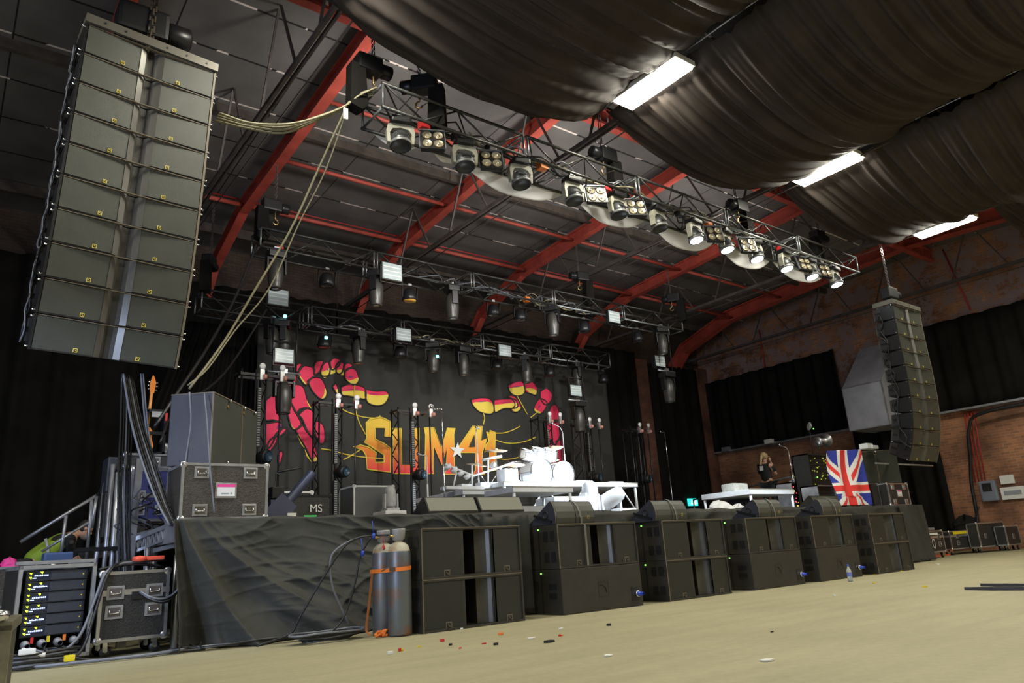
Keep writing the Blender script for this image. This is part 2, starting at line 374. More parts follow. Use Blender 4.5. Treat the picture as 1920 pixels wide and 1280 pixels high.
# black ceiling drapes swagged between the rows of lamps
xs = [-6.9]+list(ROWX)+[23.9]
dn = ['at the far left', 'above the left speaker array', 'left of the nearest lamp', 'between the two nearest lamps', 'between the middle and far lamp', 'next to the right brick wall']
for k, (a, b) in enumerate(zip(xs, xs[1:])):
    a2, b2 = a+.1, b-.1; sag = .78 if b-a > 3 else .5
    if k == 5: sag = .45
    rnd = random.Random(k); ph = [rnd.uniform(0, 6) for _ in range(8)]
    YS = 7.3 if k < 5 else 5.2
    def fn(u, v, a2=a2, b2=b2, sag=sag, ph=ph, YS=YS):
        y = YS - v*(YS+9); x = a2+(b2-a2)*u
        sg = math.sin(PI*u)**.8 if 0 < u < 1 else 0
        yy = y + .35*math.sin(PI*u)*(1-v)**8 - .18*math.sin(3*u+ph[6])
        f = sum(w*math.sin(yy*fr+ph[i]+.5*math.sin(yy*.7+ph[i]+u*2)) for i, (fr, w) in enumerate(((8.5, .020), (21.3, .022), (36.1, .013), (4.1, .035), (54., .006))))
        amp = .6+.6*math.sin(PI*u)
        # the gathers are tightest at the lines of lamps
        return (x, y, 7.62 - sag*sg*(.85+.15*math.sin(y*1.3+ph[5])) + f*amp*1.7)
    mb = MB().grid(16, 1300, fn)
    o = mb.build('ceiling_drape', ceilcloth, solid=.004)
    tag(o, 'black pleated ceiling drape swagged '+dn[k], 'drape', 'ceiling drapes')
for k, rx in enumerate(ROWX[1:4]):
    o = MB().bar((rx, 7.3, 7.66), (rx, -9, 7.66), .012, 5).build('suspension_wire', alud)
    tag(o, 'steel wire carrying the ceiling drapes in line with the %s lamp' % ['left', 'nearest', 'middle'][k], 'wire', 'drape wires')
# fluorescent fittings
def fitting(lab, x, y):
    t = thing('ceiling_light', lab, 'ceiling light', (x, y, 7.5), group='fluorescent fittings')
    MB().box(-.23, .23, -.66, .66, 0, .09, bev=.01).build('housing', white, t)
    MB().box(-.205, .205, -.62, .62, -.035, .0, bev=.01).build('diffuser', tube, t)
    return t
for rx, lb in zip(ROWX, ('glowing rectangular ceiling light at the far left above the array', 'glowing ceiling light above the left end of the front truss', 'nearest glowing rectangular ceiling light, largest of the three in view', 'middle of the three glowing rectangular ceiling lights', 'farthest glowing ceiling light close to the brick wall')):
    fitting(lb, rx, 6.2)
# right wall: ledge, curtains, duct, pipes, boxes
struct('trim_1', MB().box(23.72, 24, -2, 18.3, 3.98, 4.04), alud)
def hang(name, lab, p0, p1, z0, z1, amp=.06, fr=9., m=darkcloth, n=160, nz=8, flare=0, kind=None, cat='curtain', group=None, seed=1):
    rnd = random.Random(seed); ph = [rnd.uniform(0, 6) for _ in range(4)]
    p0 = Vector(p0); p1 = Vector(p1); L_ = (p1-p0).length; d = (p1-p0)/L_; nn = Vector((-d.y, d.x))
    def fn(u, v):
        s = u*L_; o = amp*(math.sin(s*fr+ph[0]+.6*math.sin(s*1.7))+.5*math.sin(s*fr*1.9+ph[1]))*(1+flare*(1-v))
        p = p0+d*s+nn*o
        return (p.x, p.y, z0+(z1-z0)*v)
    o = MB().grid(n, nz, fn).build(name, m, solid=.006)
    return tag(o, lab, cat, group, kind)
hang('wall_curtain', 'tall black curtain high on the right brick wall, beyond the ventilation duct', (23.8, 17.9), (23.8, 12.4), 4.06, 6.8, seed=2)
hang('wall_curtain', 'tall black curtain high on the right brick wall, nearest the camera', (23.8, 9.9), (23.8, 1), 4.06, 6.75, seed=3)
hang('wall_curtain', 'black curtain falling to the floor behind the right speaker array', (23.7, 12.3), (23.7, 9.7), .1, 5.2, seed=4)
hang('stage_curtain', 'black curtain across the back wall left of the banner', (-6.8, 17.9), (8, 17.9), .05, 7.6, n=300, seed=5)
hang('stage_curtain', 'black curtain on the back wall behind the banner', (8, 17.85), (19.7, 17.85), .05, 7.6, n=240, seed=6)
hang('stage_curtain', 'black curtain at the back between the two red brick piers', (20.55, 17.9), (23.3, 17.9), .05, 7.3, n=60, seed=7)
hang('side_curtain', 'black curtain wall at the far left of the hall', (-2.2, 17.6), (-6.5, 8), .02, 7.6, n=200, seed=8)
for px0, px1, lb in ((19.75, 20.45, 'brick pier between the back curtains right of the banner'), (23.35, 23.95, 'brick pier in the back right corner')):
    tag(MB().box(px0, px1, 17.9, 18.295, 0, 7.4).build('brick_pier', brick('pier_brick%d' % int(px0), (.22, .09, .06), (.15, .07, .05), (.12, .09, .07), 0)), lb, 'pier')
# ventilation duct: tapering box on the wall
t = thing('ventilation_duct', 'big grey box shaped ventilation duct outlet high on the brick wall', 'duct', (0, 0, 0))
A = [(22.3, 10.35, 3.75), (22.3, 11.6, 3.75), (22.3, 11.6, 5.1), (22.3, 10.35, 5.1)]
B = [(23.95, 10.35, 3.75), (23.95, 11.6, 3.75), (23.95, 11.6, 6.6), (23.95, 10.35, 6.6)]
mb = MB(); va = [mb.bm.verts.new(p) for p in A]; vb = [mb.bm.verts.new(p) for p in B]
mb._f(va, 0); mb._f(vb[::-1], 0)
for i in range(4): mb._f([va[i], va[(i+1) % 4], vb[(i+1) % 4], vb[i]], 0)
mb.build('duct_body', mat('galvanised_sheet', (.42, .43, .49), .45, .2, var=.15, scale=2), t)
mb = MB()
for p, q in zip(A, A[1:]+A[:1]): mb.bar(p, q, .02, 4)
mb.build('flange', alud, t)
t = thing('pipe_run', 'four red pipes running down the brick wall to the grey control box', 'pipes')
for i in range(4):
    q = 8.7+i*.09
    MB().tube([(23.9, q-.1, 3.95), (23.93, q, 3.0), (23.93, q+.06, 1.9)], .018, 6).build('pipe', redp, t)
tag(MB().bar((23.9, 8.05, 6.9), (23.93, 8.4, 9.0), .025).build('riser_pipe', redp), 'single red pipe high on the right wall above the curtain', 'pipe')
tag(MB().bar((23.9, 15.2, 6.8), (23.9, 15.2, 8.3), .025).build('riser_pipe', redp), 'single red pipe on the gable wall near the back corner', 'pipe')
t = thing('control_box', 'grey rounded alarm control box with yellow badge on the brick wall', 'control box', (23.97, 8.72, 1.85))
MB().box(-.16, 0, -.22, .20, -.52, .05, bev=.04).build('casing', mat('grey_casing', (.2, .22, .27), .4), t)
MB().box(-.175, -.155, -.12, .12, -.25, -.02, bev=.01).build('display', blk, t)
MB().lathe([(0, 0), (.05, .002), (.05, .01)], (-.17, 0, -.17), (-1, 0, 0)).build('badge', yel, t)
t = thing('wall_box', 'white square electrical box above the pale notice on the brick wall', 'electrical box', (23.97, 8.2, 1.76))
MB().box(-.09, 0, -.17, .17, 0, .24, bev=.01).build('cover', offw, t)
t = thing('notice_board', 'pale grey rectangular sign on the brick wall beside the alarm box', 'sign', (23.97, 8.14, 1.33))
MB().box(-.05, 0, -.3, .3, 0, .34, bev=.01).build('panel', offw, t)
MB().box(-.056, -.05, -.22, .22, .12, .24).build('printed_line', mat('grey_ink', (.3, .32, .35), .6), t)
tag(MB().tube(curve([(23.7, 5.5, 3.85), (23.6, 8.2, 3.8), (23.62, 8.75, 3.4), (23.65, 8.9, 2.6), (23.7, 9.05, 1.9), (23.7, 9.1, 1.0), (23.6, 9.15, .5), (23.5, 9.2, .25)]), .05, 8).build('wall_cable', cable), 'thick black cable bundle looping down the brick wall to the flight cases', 'cable')
tag(MB().tube(curve([(23.66, 8.98, 1.2), (23.6, 9.2, .8), (23.4, 9.5, .45), (23.2, 9.6, .2)]), .025, 6).build('wall_cable', cable), 'thin black cable splitting off the wall bundle near the floor', 'cable')
for i, (y, lb) in enumerate(((17.3, 'small bracket on the ledge next to the corner'), (15.4, 'small grey spotlight on the ledge of the right wall'))):
    tag(MB().box(23.6, 23.85, y-.15, y+.15, 4.0, 4.16, bev=.02).build('ledge_fixture', offw if i else alud), lb, 'fixture')
tag(MB().box(23.9, 23.97, 14.0, 14.2, 2.7, 2.95, bev=.01).build('wall_switch', offw), 'small white plate on the brick wall below the ledge', 'switch')
t = thing('exit_sign', 'green lit emergency exit sign low at the back right of the stage', 'sign', tuple(W(1300, 941, 'y', 17.72)))
MB().box(-.26, .26, 0, .06, -.13, .13, bev=.01).build('sign_body', mat('exit_green', (.02, .4, .3), .4, emit=(.03, .75, .6), es=1.6), t)
mb = MB(); q = white
mb.box(.02, .16, -.01, 0, -.08, .08); mb.lathe([(0, 0), (.02, 0), (.02, .008)], (-.08, -.002, .06), (0, -1, 0), 10); mb.bar((-.08, -.005, .03), (-.1, -.005, -.03), .018, 6); mb.bar((-.1, -.005, -.03), (-.05, -.005, -.08), .012, 6); mb.bar((-.1, -.005, -.03), (-.15, -.005, -.07), .012, 6)
mb.build('running_figure', mat('sign_white', (.9, 1, .95), .4, emit=(.8, 1, .95), es=1.5), t)
# ================================================================ stage
SZ = 1.2
st = thing('stage', 'large raised concert stage deck draped in black cloth', 'stage')
wood = mat('stage_plywood', (.10, .085, .06), .6, var=.3, scale=3)
MB().box(1.92, 17.7, 8.02, 17.6, SZ-.06, SZ, ).box(17.6, 21.4, 9.8, 17.6, SZ-.06, SZ).build('deck', wood, st)
MB().box(1.92, 17.6, 8.0, 8.05, SZ-.2, SZ-.005).box(1.9, 1.95, 8.0, 17.6, SZ-.2, SZ-.005).build('edge_rail', alu, st)
for x in (1.97, 4.5, 7, 9.5, 12, 14.5, 17.5):
    for y in (8.1, 11, 14):
        MB().bar((x, y, 0), (x, y, SZ-.06), .03, 8).build('leg', alu, st)
def skirt(name, lab, x0, x1, fn_y, pull=0, seed=1, n=300, nz=60, top=SZ+.03, bot=.01, m=cloth):
    rnd = random.Random(seed); ph = [rnd.uniform(0, 6) for _ in range(12)]
    def fn(u, v):
        x = x0+(x1-x0)*u; s = 1-v
        # diagonal sagging creases towards the pulled up corner plus crumples
        f = 0
        if x0 < 3:      # folds fanning out of the pulled up corner, fading to the right
            c = (x-1.86)/(.16+.85*s**1.5+.2*s); fa = math.exp(-(c/1.5)**2)
            f += fa*(.27*s+.03)*(1-abs(math.sin(4.6*c+.6*math.sin(3*c))))**1.2*1.4
            q = s-.13*(x-4.2)**2-.18*x
            w2 = max(0, min(1, (c-.6)))
            f += w2*(.03*(1-abs(math.sin(9*q+1.3*noise.noise(Vector((x*1.1, s*1.5, 3)))*3)))**3 + .05*s*math.sin(3.2*q+1))
        else:
            f += .03*s*math.sin(6*x+ph[0]) + .03*(1-abs(math.sin(4*s+1.7*x+ph[1])))**3
        q = s-.10*(x-4.4)**2-.32*x if x0 < 3 else s*.8
        ca = math.exp(-((x-1.86)/1.1)**2) if x0 < 3 else 0
        f += (1-.7*ca)*(.030*(1-abs(noise.noise(Vector((x*.8, q*5.5, ph[7])))))**9+.014*(1-abs(noise.noise(Vector((x*2.4, q*13, ph[8])))))**7)
        f += .006*noise.noise(Vector((x*9, s*9, 5)))
        y = fn_y(x, s)-f
        z = bot+(top-bot)*v
        if v > .985: y += .12*(v-.985)/.015; z = top-.005+.01*math.sin(9*x)
        return (x, y, z+.02*math.sin(2.1*x+ph[6])*(1-v)*0)
    o = MB().grid(n, nz, fn).build(name, m, solid=.004)
    return tag(o, lab, 'drape')
def crease(x, s):
    """deep swag: the cloth hangs from the deck, bellies out and is caught up by the cable heap"""
    y = 7.98-.05*s
    y -= (.40*s**2.2)*max(0, math.sin((x-1.9)/2.6*PI)) if x < 4.5 else 0
    y -= .13*s*max(0, math.sin((x-1.9)*2.1+2.6*s))**2
    y -= .10*math.exp(-((x-2.1-1.3*s)/.16)**2)*s + .09*math.exp(-((x-2.35-1.0*s*s)/.1)**2)*s + .12*math.exp(-((x-2.0-.25*s)/.07)**2)*s+.1*math.exp(-((x-3.0-.9*s+.5*s*s)/.14)**2)*s
    return y
skirt('stage_skirt', 'crumpled black skirt cloth on the stage front beside the gas cylinders', 1.86, 5.75, crease, seed=3, n=460, nz=110)
skirt('stage_skirt', 'black skirt cloth along the stage front behind the subwoofers', 5.75, 17.6, lambda x, s: 7.98-.1*s-.06*s*math.sin(1.3*x), seed=5, n=500, nz=30)
hang('stage_skirt', 'black cloth edge hanging beside the right end of the nearest subwoofer stack', (5.12, 7.35), (5.55, 6.95), .02, 1.12, amp=.05, fr=22, m=cloth, n=60, nz=14, cat='drape', seed=9)
rnd = random.Random(4)
def fnr(u, v):
    s = 1-v; y = 8.0+1.2*u; x = 17.66+.10*s+.04*math.sin(16*y+4*s)*s+.06*math.sin(7*y-3*s+2)*s
    return (x, y-.15*s*(1-u), .02+1.17*v)
tag(MB().grid(90, 40, fnr).build('stage_skirt', cloth, solid=.004), 'folded black skirt cloth wrapping the far right corner of the stage', 'drape')
tag(MB().grid(40, 30, lambda u, v: (16.6+1.1*u, 7.93-.1*(1-v)-.05*abs(math.sin(9*u+2*v)), .02+1.19*v)).build('stage_skirt', cloth, solid=.004), 'black skirt cloth right of the last subwoofer stack', 'drape')
# ---------------------------------------------------------------- subwoofers
SW, SH, SD = 1.25, .485, .70
def badge(par, x, y, z, w=.035, m=edge, rot=None):
    o = MB().box(x-w, x+w, y-.004, y, z-w, z+w).build('badge', m, par)
    mb = MB().box(x-w*.72, x+w*.72, y-.006, y-.0035, z-w*.72, z+w*.72)
    mb2 = mb.build('badge_face', blk, o)
    MB().bar((x-w*.4, y-.007, z+w*.35), (x+w*.4, y-.007, z-w*.3), w*.14, 4).build('badge_mark', m, o)
def handles(mb, side, spots):
    for (yy, zz, a, b) in spots:
        mb.box(side*(SW/2)-.004 if side < 0 else SW/2-.02, side*(SW/2)+.02 if side < 0 else SW/2+.004, yy-a, yy+a, zz-b, zz+b)
def subwoofer(flip=False):
    t = thing('subwoofer', 'x', 'speaker', group='ground stacked subwoofers')
    h = SW/2; mb = MB()
    T = .022
    if not flip:
        mb.box(-h, h, 0, SD, SH-T, SH, 0).box(-h, h, 0, SD, 0, T, 0).box(-h, -h+T, 0, SD, T, SH-T, 0).box(h-T, h, 0, SD, T, SH-T, 0).box(-h, h, SD-T, SD, T, SH-T, 0)
        mb.box(-.142, -.12, .012, SD, T, SH-T, 0).box(.105, .125, .14, SD, T, SH-T, 0)
    else:
        mb.box(-h, h, 0, SD, 0, SH, 0, bev=.012)
    mb.build('cabinet', cabm, t)
    if not flip:
        MB().box(-h+T, -.142, .012, .03, T, SH-T).build('grille', grl, t)
        MB().box(.245, h-T, .012, .03, T, SH-T).build('grille', grl, t)
        m2 = MB(); pr = [(.25, .012), (.24, .05), (.215, .085), (.18, .11), (.14, .13), (.105, .14), (.105, .16), (.26, .16), (.27, .012)]
        m2.prism(pr, XY, T, SH-T); m2.build('port_flare', fin, t)
        badge(t, -.33, .012, .045); badge(t, .43, .012, .045)
        mt = MB(); mt.box(-h, h, -.003, .004, SH-.006, SH+.003); mt.box(-h-.003, -h+.006, -.003, .004, 0, SH); mt.build('edge_trim', edge, t)
    else:
        mt = MB()
        for (a, b, c, d) in ((-.08, .08, .15, .155), (-.08, .08, .31, .315), (-.08, -.075, .15, .315), (.075, .08, .15, .315)): mt.box(a, b, -.002, .002, c, d)
        mt.tube([(-.055, -.002, .275), (-.01, -.003, .285), (.03, -.003, .25), (.045, -.003, .19)], .005, 4)
        mt.build('embossed_mark', mat('embossed_line', (.02, .018, .016), .4), t)
        c = MB().box(.44, .57, -.006, .004, .06, .22, bev=.004).build('connector_plate', blk, t)
        MB().lathe([(0, 0), (.03, 0), (.03, .05), (.018, .06), (.018, .11)], (.525, -.006, .14), (0, -1, 0), 12).build('cable_plug', blue, c)
        MB().lathe([(.034, .0), (.036, .01), (.036, .03), (.032, .032)], (.525, -.008, .14), (0, -1, 0), 12).build('plug_collar', chrome, c)
    # side seam, handle cut-outs, indicator
    for sd in (-1, 1):
        m3 = MB(); x0, x1 = (-h-.004, -h+.02) if sd < 0 else (h-.02, h+.004)
        m3.box(x0, x1, .345, .357, .0, SH)
        spots = [(.10, .36), (.22, .36), (.10, .13), (.22, .13)] if not flip else [(.16, .3), (.16, .2)]
        for yy, zz in spots:
            if flip: m3.box(x0, x1, yy-.07, yy+.07, zz-.03, zz+.03)
            else: m3.box(x0, x1, yy-.04, yy+.04, zz-.055, zz+.055)
        for zz in ((.3, .2) if not flip else ()): m3.box(x0, x1, .52-.06, .52+.06, zz-.03, zz+.03)
        if flip: 
            for yy in (.45, .56): m3.box(x0, x1, yy-.035, yy+.035, .24, .36)
        m3.build('handle_recess', blk, t)
    MB().box(-h-.006, -h, .343, .359, SH-.05, SH-.035).build('indicator_light', ledg, t)
    return t
subA = subwoofer(); subB = subwoofer(True)
SX = (4.44, 6.23, 7.97, 9.73, 11.4, 13.18)
word = ('nearest subwoofer stack, behind the gas cylinders', 'second subwoofer stack from the left', 'third subwoofer stack from the left', 'third subwoofer stack from the right', 'second subwoofer stack from the right', 'last subwoofer stack at the far right')
flips = (0, 1, 0, 1, 1, 0); used = [False, False]
for i, x in enumerate(SX):
    for lv in (0, 1):
        fl = bool(flips[i] and lv == 0); src = subB if fl else subA
        lb = ('black subwoofer showing its plain back, ' if fl else 'black twin grille subwoofer, ')+('bottom' if lv == 0 else 'top')+' of the '+word[i]
        loc = (x, 6.5, lv*(SH+.004)+.002); rz = (.02, -.02, .01, 0, .01, .0)[i]
        if not used[fl]: src['label'] = lb; src.location = loc; src.rotation_euler.z = rz; used[fl] = True
        else: dup(src, lb, loc, rz)
# front fills on top of four stacks
def fill_speaker():
    t = thing('fill_speaker', 'x', 'speaker', group='front fill wedges')
    prof = [(0, 0), (-.012, .07), (-.005, .14), (.02, .205), (.05, .25), (.08, .262), (.47, .03), (.46, 0)]
    MB().prism(prof, YZ, -.31, .31).build('cabinet', mat('speaker_side_blue_black', (.035, .037, .05), .45), t)
    for a, b in ((-.295, -.008), (.008, .295)):
        mb = MB(); pr = [(y-.006, z) for y, z in prof[:5]]
        for (y0, z0), (y1, z1) in zip(pr, pr[1:]):
            mb.prism([(y0, z0), (y1, z1), (y1+.01, z1), (y0+.01, z0)], YZ, a, b)
        mb.build('grille', mat('fill_grille', (.06, .062, .05), .42, .1, bump=.2, bscale=300), t)
    MB().tube([(-.31, y-.008, z) for y, z in prof[:6]], .006, 5).build('edge_trim', edge, t)
    badge(t, .2, -.014, .07, .017, mat('gold_mark', (.6, .42, .1), .4))
    for sd in (-1, 1):
        p = MB().lathe([(.05, 0), (.05, .006), (.035, .006), (.035, -.01), (0, -.01)], (sd*.312, .16, .11), (sd, 0, 0), 16).build('handle_cup', blk, t)
        MB().bar((sd*.318, .05, .03), (sd*.318, .36, .12), .018, 4).build('rigging_arm', blkm, t)
    return t
fs = fill_speaker(); webg = mat('grey_webbing', (.16, .16, .14), .7)
for k, (x, lb) in enumerate(((5.93, 'second subwoofer stack from the left'), (7.62, 'third subwoofer stack from the left'), (9.84, 'third subwoofer stack from the right'), (11.55, 'second subwoofer stack from the right'))):
    L = 'curved front fill speaker on top of the '+lb; loc = (x, 6.56, 2*SH+.01); 
    if k == 0: fs['label'] = L; fs.location = loc
    else: dup(fs, L, loc)
    pr = [(-.02, .0), (-.026, .07), (-.02, .14), (.008, .21), (.045, .262), (.085, .274), (.46, .05), (.49, .0)]
    pts = [(x+.03+(.05*(1-z/.27) if y < .2 else 0), 6.56+y, 2*SH+.01+z) for y, z in pr]
    if k == 0: pts = [(x+.08, 6.484, SH+.02), (x+.08, 6.484, 2*SH-.01)] + pts
    mb = MB()
    for p, q in zip(pts, pts[1:]): mb.prism([(p[1], p[2]), (q[1], q[2]), (q[1]+.003, q[2]+.004), (p[1]+.003, p[2]+.004)], YZ, p[0]-.014, p[0]+.014)
    tag(mb.build('ratchet_strap', webg), 'grey webbing strap over the front fill speaker on the '+('second', 'third', 'fourth', 'fifth')[k]+' stack', 'strap', 'grey straps')
# ---------------------------------------------------------------- line arrays
def array_box():
    t = thing('line_array_speaker', 'x', 'speaker')
    w, h, d = .67, .35, .46
    # local origin: top front edge centre, box hangs down; side profile is trapezoid
    mb = MB().prism([(-w+.02, .012), (-.06, .05), (-.035, .10), (.035, .10), (.06, .05), (w-.02, .012), (w-.02, d), (-w+.02, d)], XY, -h+.006, -.006)
    for v in mb.bm.verts:
        if v.co.y > .3: v.co.z = -h/2+(v.co.z+h/2)*.74
    mb.build('cabinet', cabm, t)
    for s in (-1, 1):
        mb = MB(); mb.prism([(s*(w-.03), -.002), (s*.12, .028), (s*.12, .05), (s*(w-.03), .02)], XY, -h+.02, -.02)
        g = mb.build('grille', mat('array_grille', (.055, .058, .046), .42, .1, var=.1, scale=3, bump=.25, bscale=300), t)
        mb = MB().prism([(s*.118, .02), (s*.06, .05), (s*.03, .1), (s*.05, .1), (s*.118, .045)], XY, -h+.012, -.012)
        mb.build('waveguide_fin', fin, t)
        bx = s*.28; badge(t, bx, .012, -h+.05, .019, mat('yellow_mark', (.75, .6, .12), .4, emit=(.6, .5, .05), es=.25))
        mb = MB().box(s*w-(.022 if s > 0 else 0), s*w+(.022 if s < 0 else 0), -.004, d*.9, -h+.002, -.002)
        for v in mb.bm.verts:
            if v.co.y > .3: v.co.z = -h/2+(v.co.z+h/2)*.76
        mb.build('side_rigging_plate', blkm if s < 0 else edge, t)
        for zz in (-.03, -h+.03): MB().bar((s*(w-.01), .02, zz), (s*(w+.03), .02, zz), .010, 6).build('rigging_pin', chrome, t)
    mb = MB(); mb.box(-w+.03, w-.03, -.001, .03, -.012, -.005); mb.build('front_lip', edge, t)
    for zz in (-.10, -.24):
        MB().box(-w-.012, -w+.004, .28, .42, zz-.045, zz+.045, bev=.004).build('handle', blk, t)
    return t
ab = array_box(); first = True
def line_array(cx, y0, ztop, rz, ry, where, angs, n=10):
    global first
    y = 0; z = 0; tot = 0
    M = Matrix.Translation((cx, y0, ztop)) @ Matrix.Rotation(rz, 4, 'Z') @ Matrix.Rotation(ry, 4, 'Y')
    ordw = ['topmost', 'second from the top', 'third from the top', 'fourth from the top', 'fifth from the top', 'sixth from the top', 'fourth from the bottom', 'third from the bottom', 'second from the bottom', 'lowest']
    pts = []
    for i in range(n):
        tot = angs[i]
        Mi = M @ Matrix.Translation((0, y, z)) @ Matrix.Rotation(tot, 4, 'X')
        lb = 'black line array speaker box, %s in the %s' % (ordw[i], where)
        if first: o = ab; o['label'] = lb; first = False
        else: o = dup(ab, lb, (0, 0, 0))
        o['group'] = 'speaker boxes of the '+where
        o.matrix_world = Mi; pts.append(Mi)
        y += math.sin(tot)*.352; z -= math.cos(tot)*.352
    f = thing('array_bumper', 'grey steel flying frame on top of the '+where, 'rigging frame'); f.matrix_world = M
    MB().box(-.68, .68, -.03, .0, .01, .11).box(-.68, .68, .40, .43, .01, .11).box(-.68, -.65, 0, .4, .01, .11).box(.65, .68, 0, .4, .01, .11).box(-.03, .03, 0, .6, .02, .1).build('frame', mat('frame_grey', (.13, .12, .10), .45, .4), f)
    mb = MB()
    for x in (-.5, -.3, .12, .33, .55): mb.bar((x, -.031, .06), (x, -.036, .06), .012, 8)
    mb.build('pin_holes', blk, f)
    return pts, M
angR = [0.03, .02, .0, -.01, .02, .05, .09, .16, .27, .42]
line_array(17.08, 7.03, 5.56, 0, 0, 'far right speaker array', [a for a in angR])
angL = [0.03, .03, .03, .03, .05, .07, .1, .15, .22, .3]
ptsL, ML = line_array(1.27, 7.66, 6.27, .05, math.radians(1.8), 'left speaker array', angL)
# cables and clutter down the left side of the left array
for k, (off, r, m) in enumerate(((-.69, .010, cable), (-.70, .008, cablegr), (-.695, .010, cable))):
    P = []
    rnd = random.Random(k)
    for i, Mi in enumerate(ptsL):
        for zz in (-.05, -.18, -.3): P.append(Mi @ Vector((off-rnd.uniform(0, .02), .30+rnd.uniform(-.1, .1), zz)))
    tag(MB().tube(curve(P, 3), r, 5, 0).build('array_cable', m), 'signal cable looping down the outer side of the left speaker array', 'cable', 'left array link cables')
for k in range(2):
    P = []; rnd = random.Random(9+k)
    for i in range(14): P.append(Vector((16.385-rnd.uniform(0, .03), 7.35+rnd.uniform(-.1, .12), 5.4-i*.235)))
    tag(MB().tube(curve(P, 3), .010, 5).build('array_cable', cable), 'signal cable looping down the side of the far right speaker array', 'cable', 'right array link cables')
# chain hoists
def chain(mb, p, q, r=.006, lw=.016, step=.034):
    p, q = Vector(p), Vector(q); n = max(2, int((q-p).length/step)); u, v = frame_of(q-p); d = (q-p)/n
    for i in range(n):
        a = p+d*i; b = a+d*1.25; w = u if i % 2 else v
        mb.bar(a+w*lw, b+w*lw, r, 4, cap=False); mb.bar(a-w*lw, b-w*lw, r, 4, cap=False)
def hoist(lab, x, y, z, ztop, big=1., bag=True, group='chain hoists', cz=True, rz=0):
    t = thing('chain_hoist', lab, 'chain hoist', (x, y, z), rz, group=group)
    MB().box(-.26*big, .1*big, -.11*big, .11*big, 0, .24*big, bev=.03*big).build('motor_body', blk, t)
    MB().lathe([(0, 0), (.095*big, 0), (.1*big, .02), (.1*big, .16*big), (.06*big, .18*big), (0, .18*big)], (.1*big, 0, .12*big), (1, 0, 0), 16).build('end_cover', blkm, t)
    if cz:
        mb = MB(); chain(mb, (0, 0, .24*big), (0, 0, ztop-z), .008, .02, .045); mb.build('load_chain', chrome if big > 1 else steelg, t)
    MB().tube(curve([(0, 0, -.14), (.0, 0, -.06), (0, 0, 0)], 3), .015, 6).tube(curve([(0, 0, -.14), (.05, 0, -.17), (.05, 0, -.23), (0, 0, -.25), (-.04, 0, -.22)], 4), .014, 6).build('hook', brass, t)
    if bag:
        MB().prism([(-.10, 0), (.10, 0), (.14, -.62), (.05, -.70), (-.11, -.66)], XZ, -.09, .09).build('chain_bag', darkcloth, t).location = (-.26*big, 0, .05)
    return t
hoist('chain hoist holding up the left speaker array', 1.3, 8.05, 6.62, 9.1, 1.5, bag=False)
hoist('small chain hoist above the far right speaker array', 17.1, 7.3, 5.85, 8.7, 1.1, bag=False)
mb = MB(); chain(mb, (1.25, 7.86, 6.35), (1.3, 7.95, 9.0), .012, .028, .07)
tag(mb.build('lifting_chain', mat('old_chain', (.25, .2, .15), .4, .8)), 'heavy steel chain rising from the left array flying frame', 'chain')
mb = MB()
for a in (-.5, .5): mb.bar((17.1, 7.3, 5.95), (17.1+a, 7.2, 5.66), .01, 5)
tag(mb.build('steel_sling', chrome), 'pair of steel slings above the far right array frame', 'sling')
tag(MB().bar((16.6, 8.2, 2.16), (19.9, 8.4, 2.2), .02).build('guy_line', alud), 'thin dark bar below the far right speaker array', 'bar')
# ================================================================ lighting trusses
trm = mat('black_truss_tube', (.05, .05, .048), .4, .5); trs = mat('silver_truss_tube', (.30, .32, .33), .35, .8)
def truss(name, lab, x0, n, sl, y, z, h, d, m_, m2, drop=0, ends=True):
    t = thing(name, lab, 'truss')
    rr = .024
    for i in range(n):
        a, b = x0+i*sl, x0+(i+1)*sl-.04; za = z-drop*i/n; zb = z-drop*(i+1)/n
        mm = m2 if i in (n-1, n//2) and m2 is not trm else m_
        s = MB().bar((a, y, za+h), (b, y, zb+h), rr, 8).build('truss_section', m_, t)
        for nme, (yy, o) in (('lower_chord', (y, 0)), ('rear_chord', (y+d, 0)), ('rear_chord', (y+d, h))):
            MB().bar((a, yy, za+o), (b, yy, zb+o), rr, 8).build(nme, m2 if i >= n-2 or (z < 6.45 and z > 6.44) else m_, s)
        mb = MB(); k = 4; st = (b-a-.1)/k
        for j in range(k):
            p, q = a+.05+st*j, a+.05+st*(j+1); u = h if j % 2 == 0 else 0; v = h-u
            f = lambda x: za+(zb-za)*(x-a)/(b-a)
            mb.bar((p, y, f(p)+u), (q, y, f(q)+v), .014, 6); mb.bar((p, y+d, f(p)+u), (q, y+d, f(q)+v), .014, 6)
            if j % 2 == 0:
                mb.bar((p, y, f(p)), (q, y+d, f(q)), .014, 6); mb.bar((p, y, f(p)+h), (q, y+d, f(q)+h), .012, 6)
        mb.build('bracing', m_, s)
        for x in (a+.02, b-.02):
            zz = za if x < (a+b)/2 else zb; mb = MB()
            mb.bar((x, y, zz), (x, y, zz+h), .018, 6); mb.bar((x, y+d, zz), (x, y+d, zz+h), .018, 6)
            mb.bar((x, y, zz), (x, y+d, zz), .018, 6); mb.bar((x, y, zz+h), (x, y+d, zz+h), .018, 6)
            mb.build('end_frame', m2, s)
    return t
FT = truss('lighting_truss', 'long front lighting truss hanging nearest above the stage edge', 3.98, 5, 2.45, 7.5, 6.43, .36, .6, trm, trs)
MT = truss('lighting_truss', 'middle lighting truss with square strobes, hanging over the stage', 4.15, 5, 2.42, 12.7, 6.50, .38, .5, trm, trs)
BT = truss('lighting_truss', 'rear lighting truss in front of the painted backdrop', 3.75, 5, 2.36, 15.0, 5.92, .42, .5, trm, trs, drop=.0)
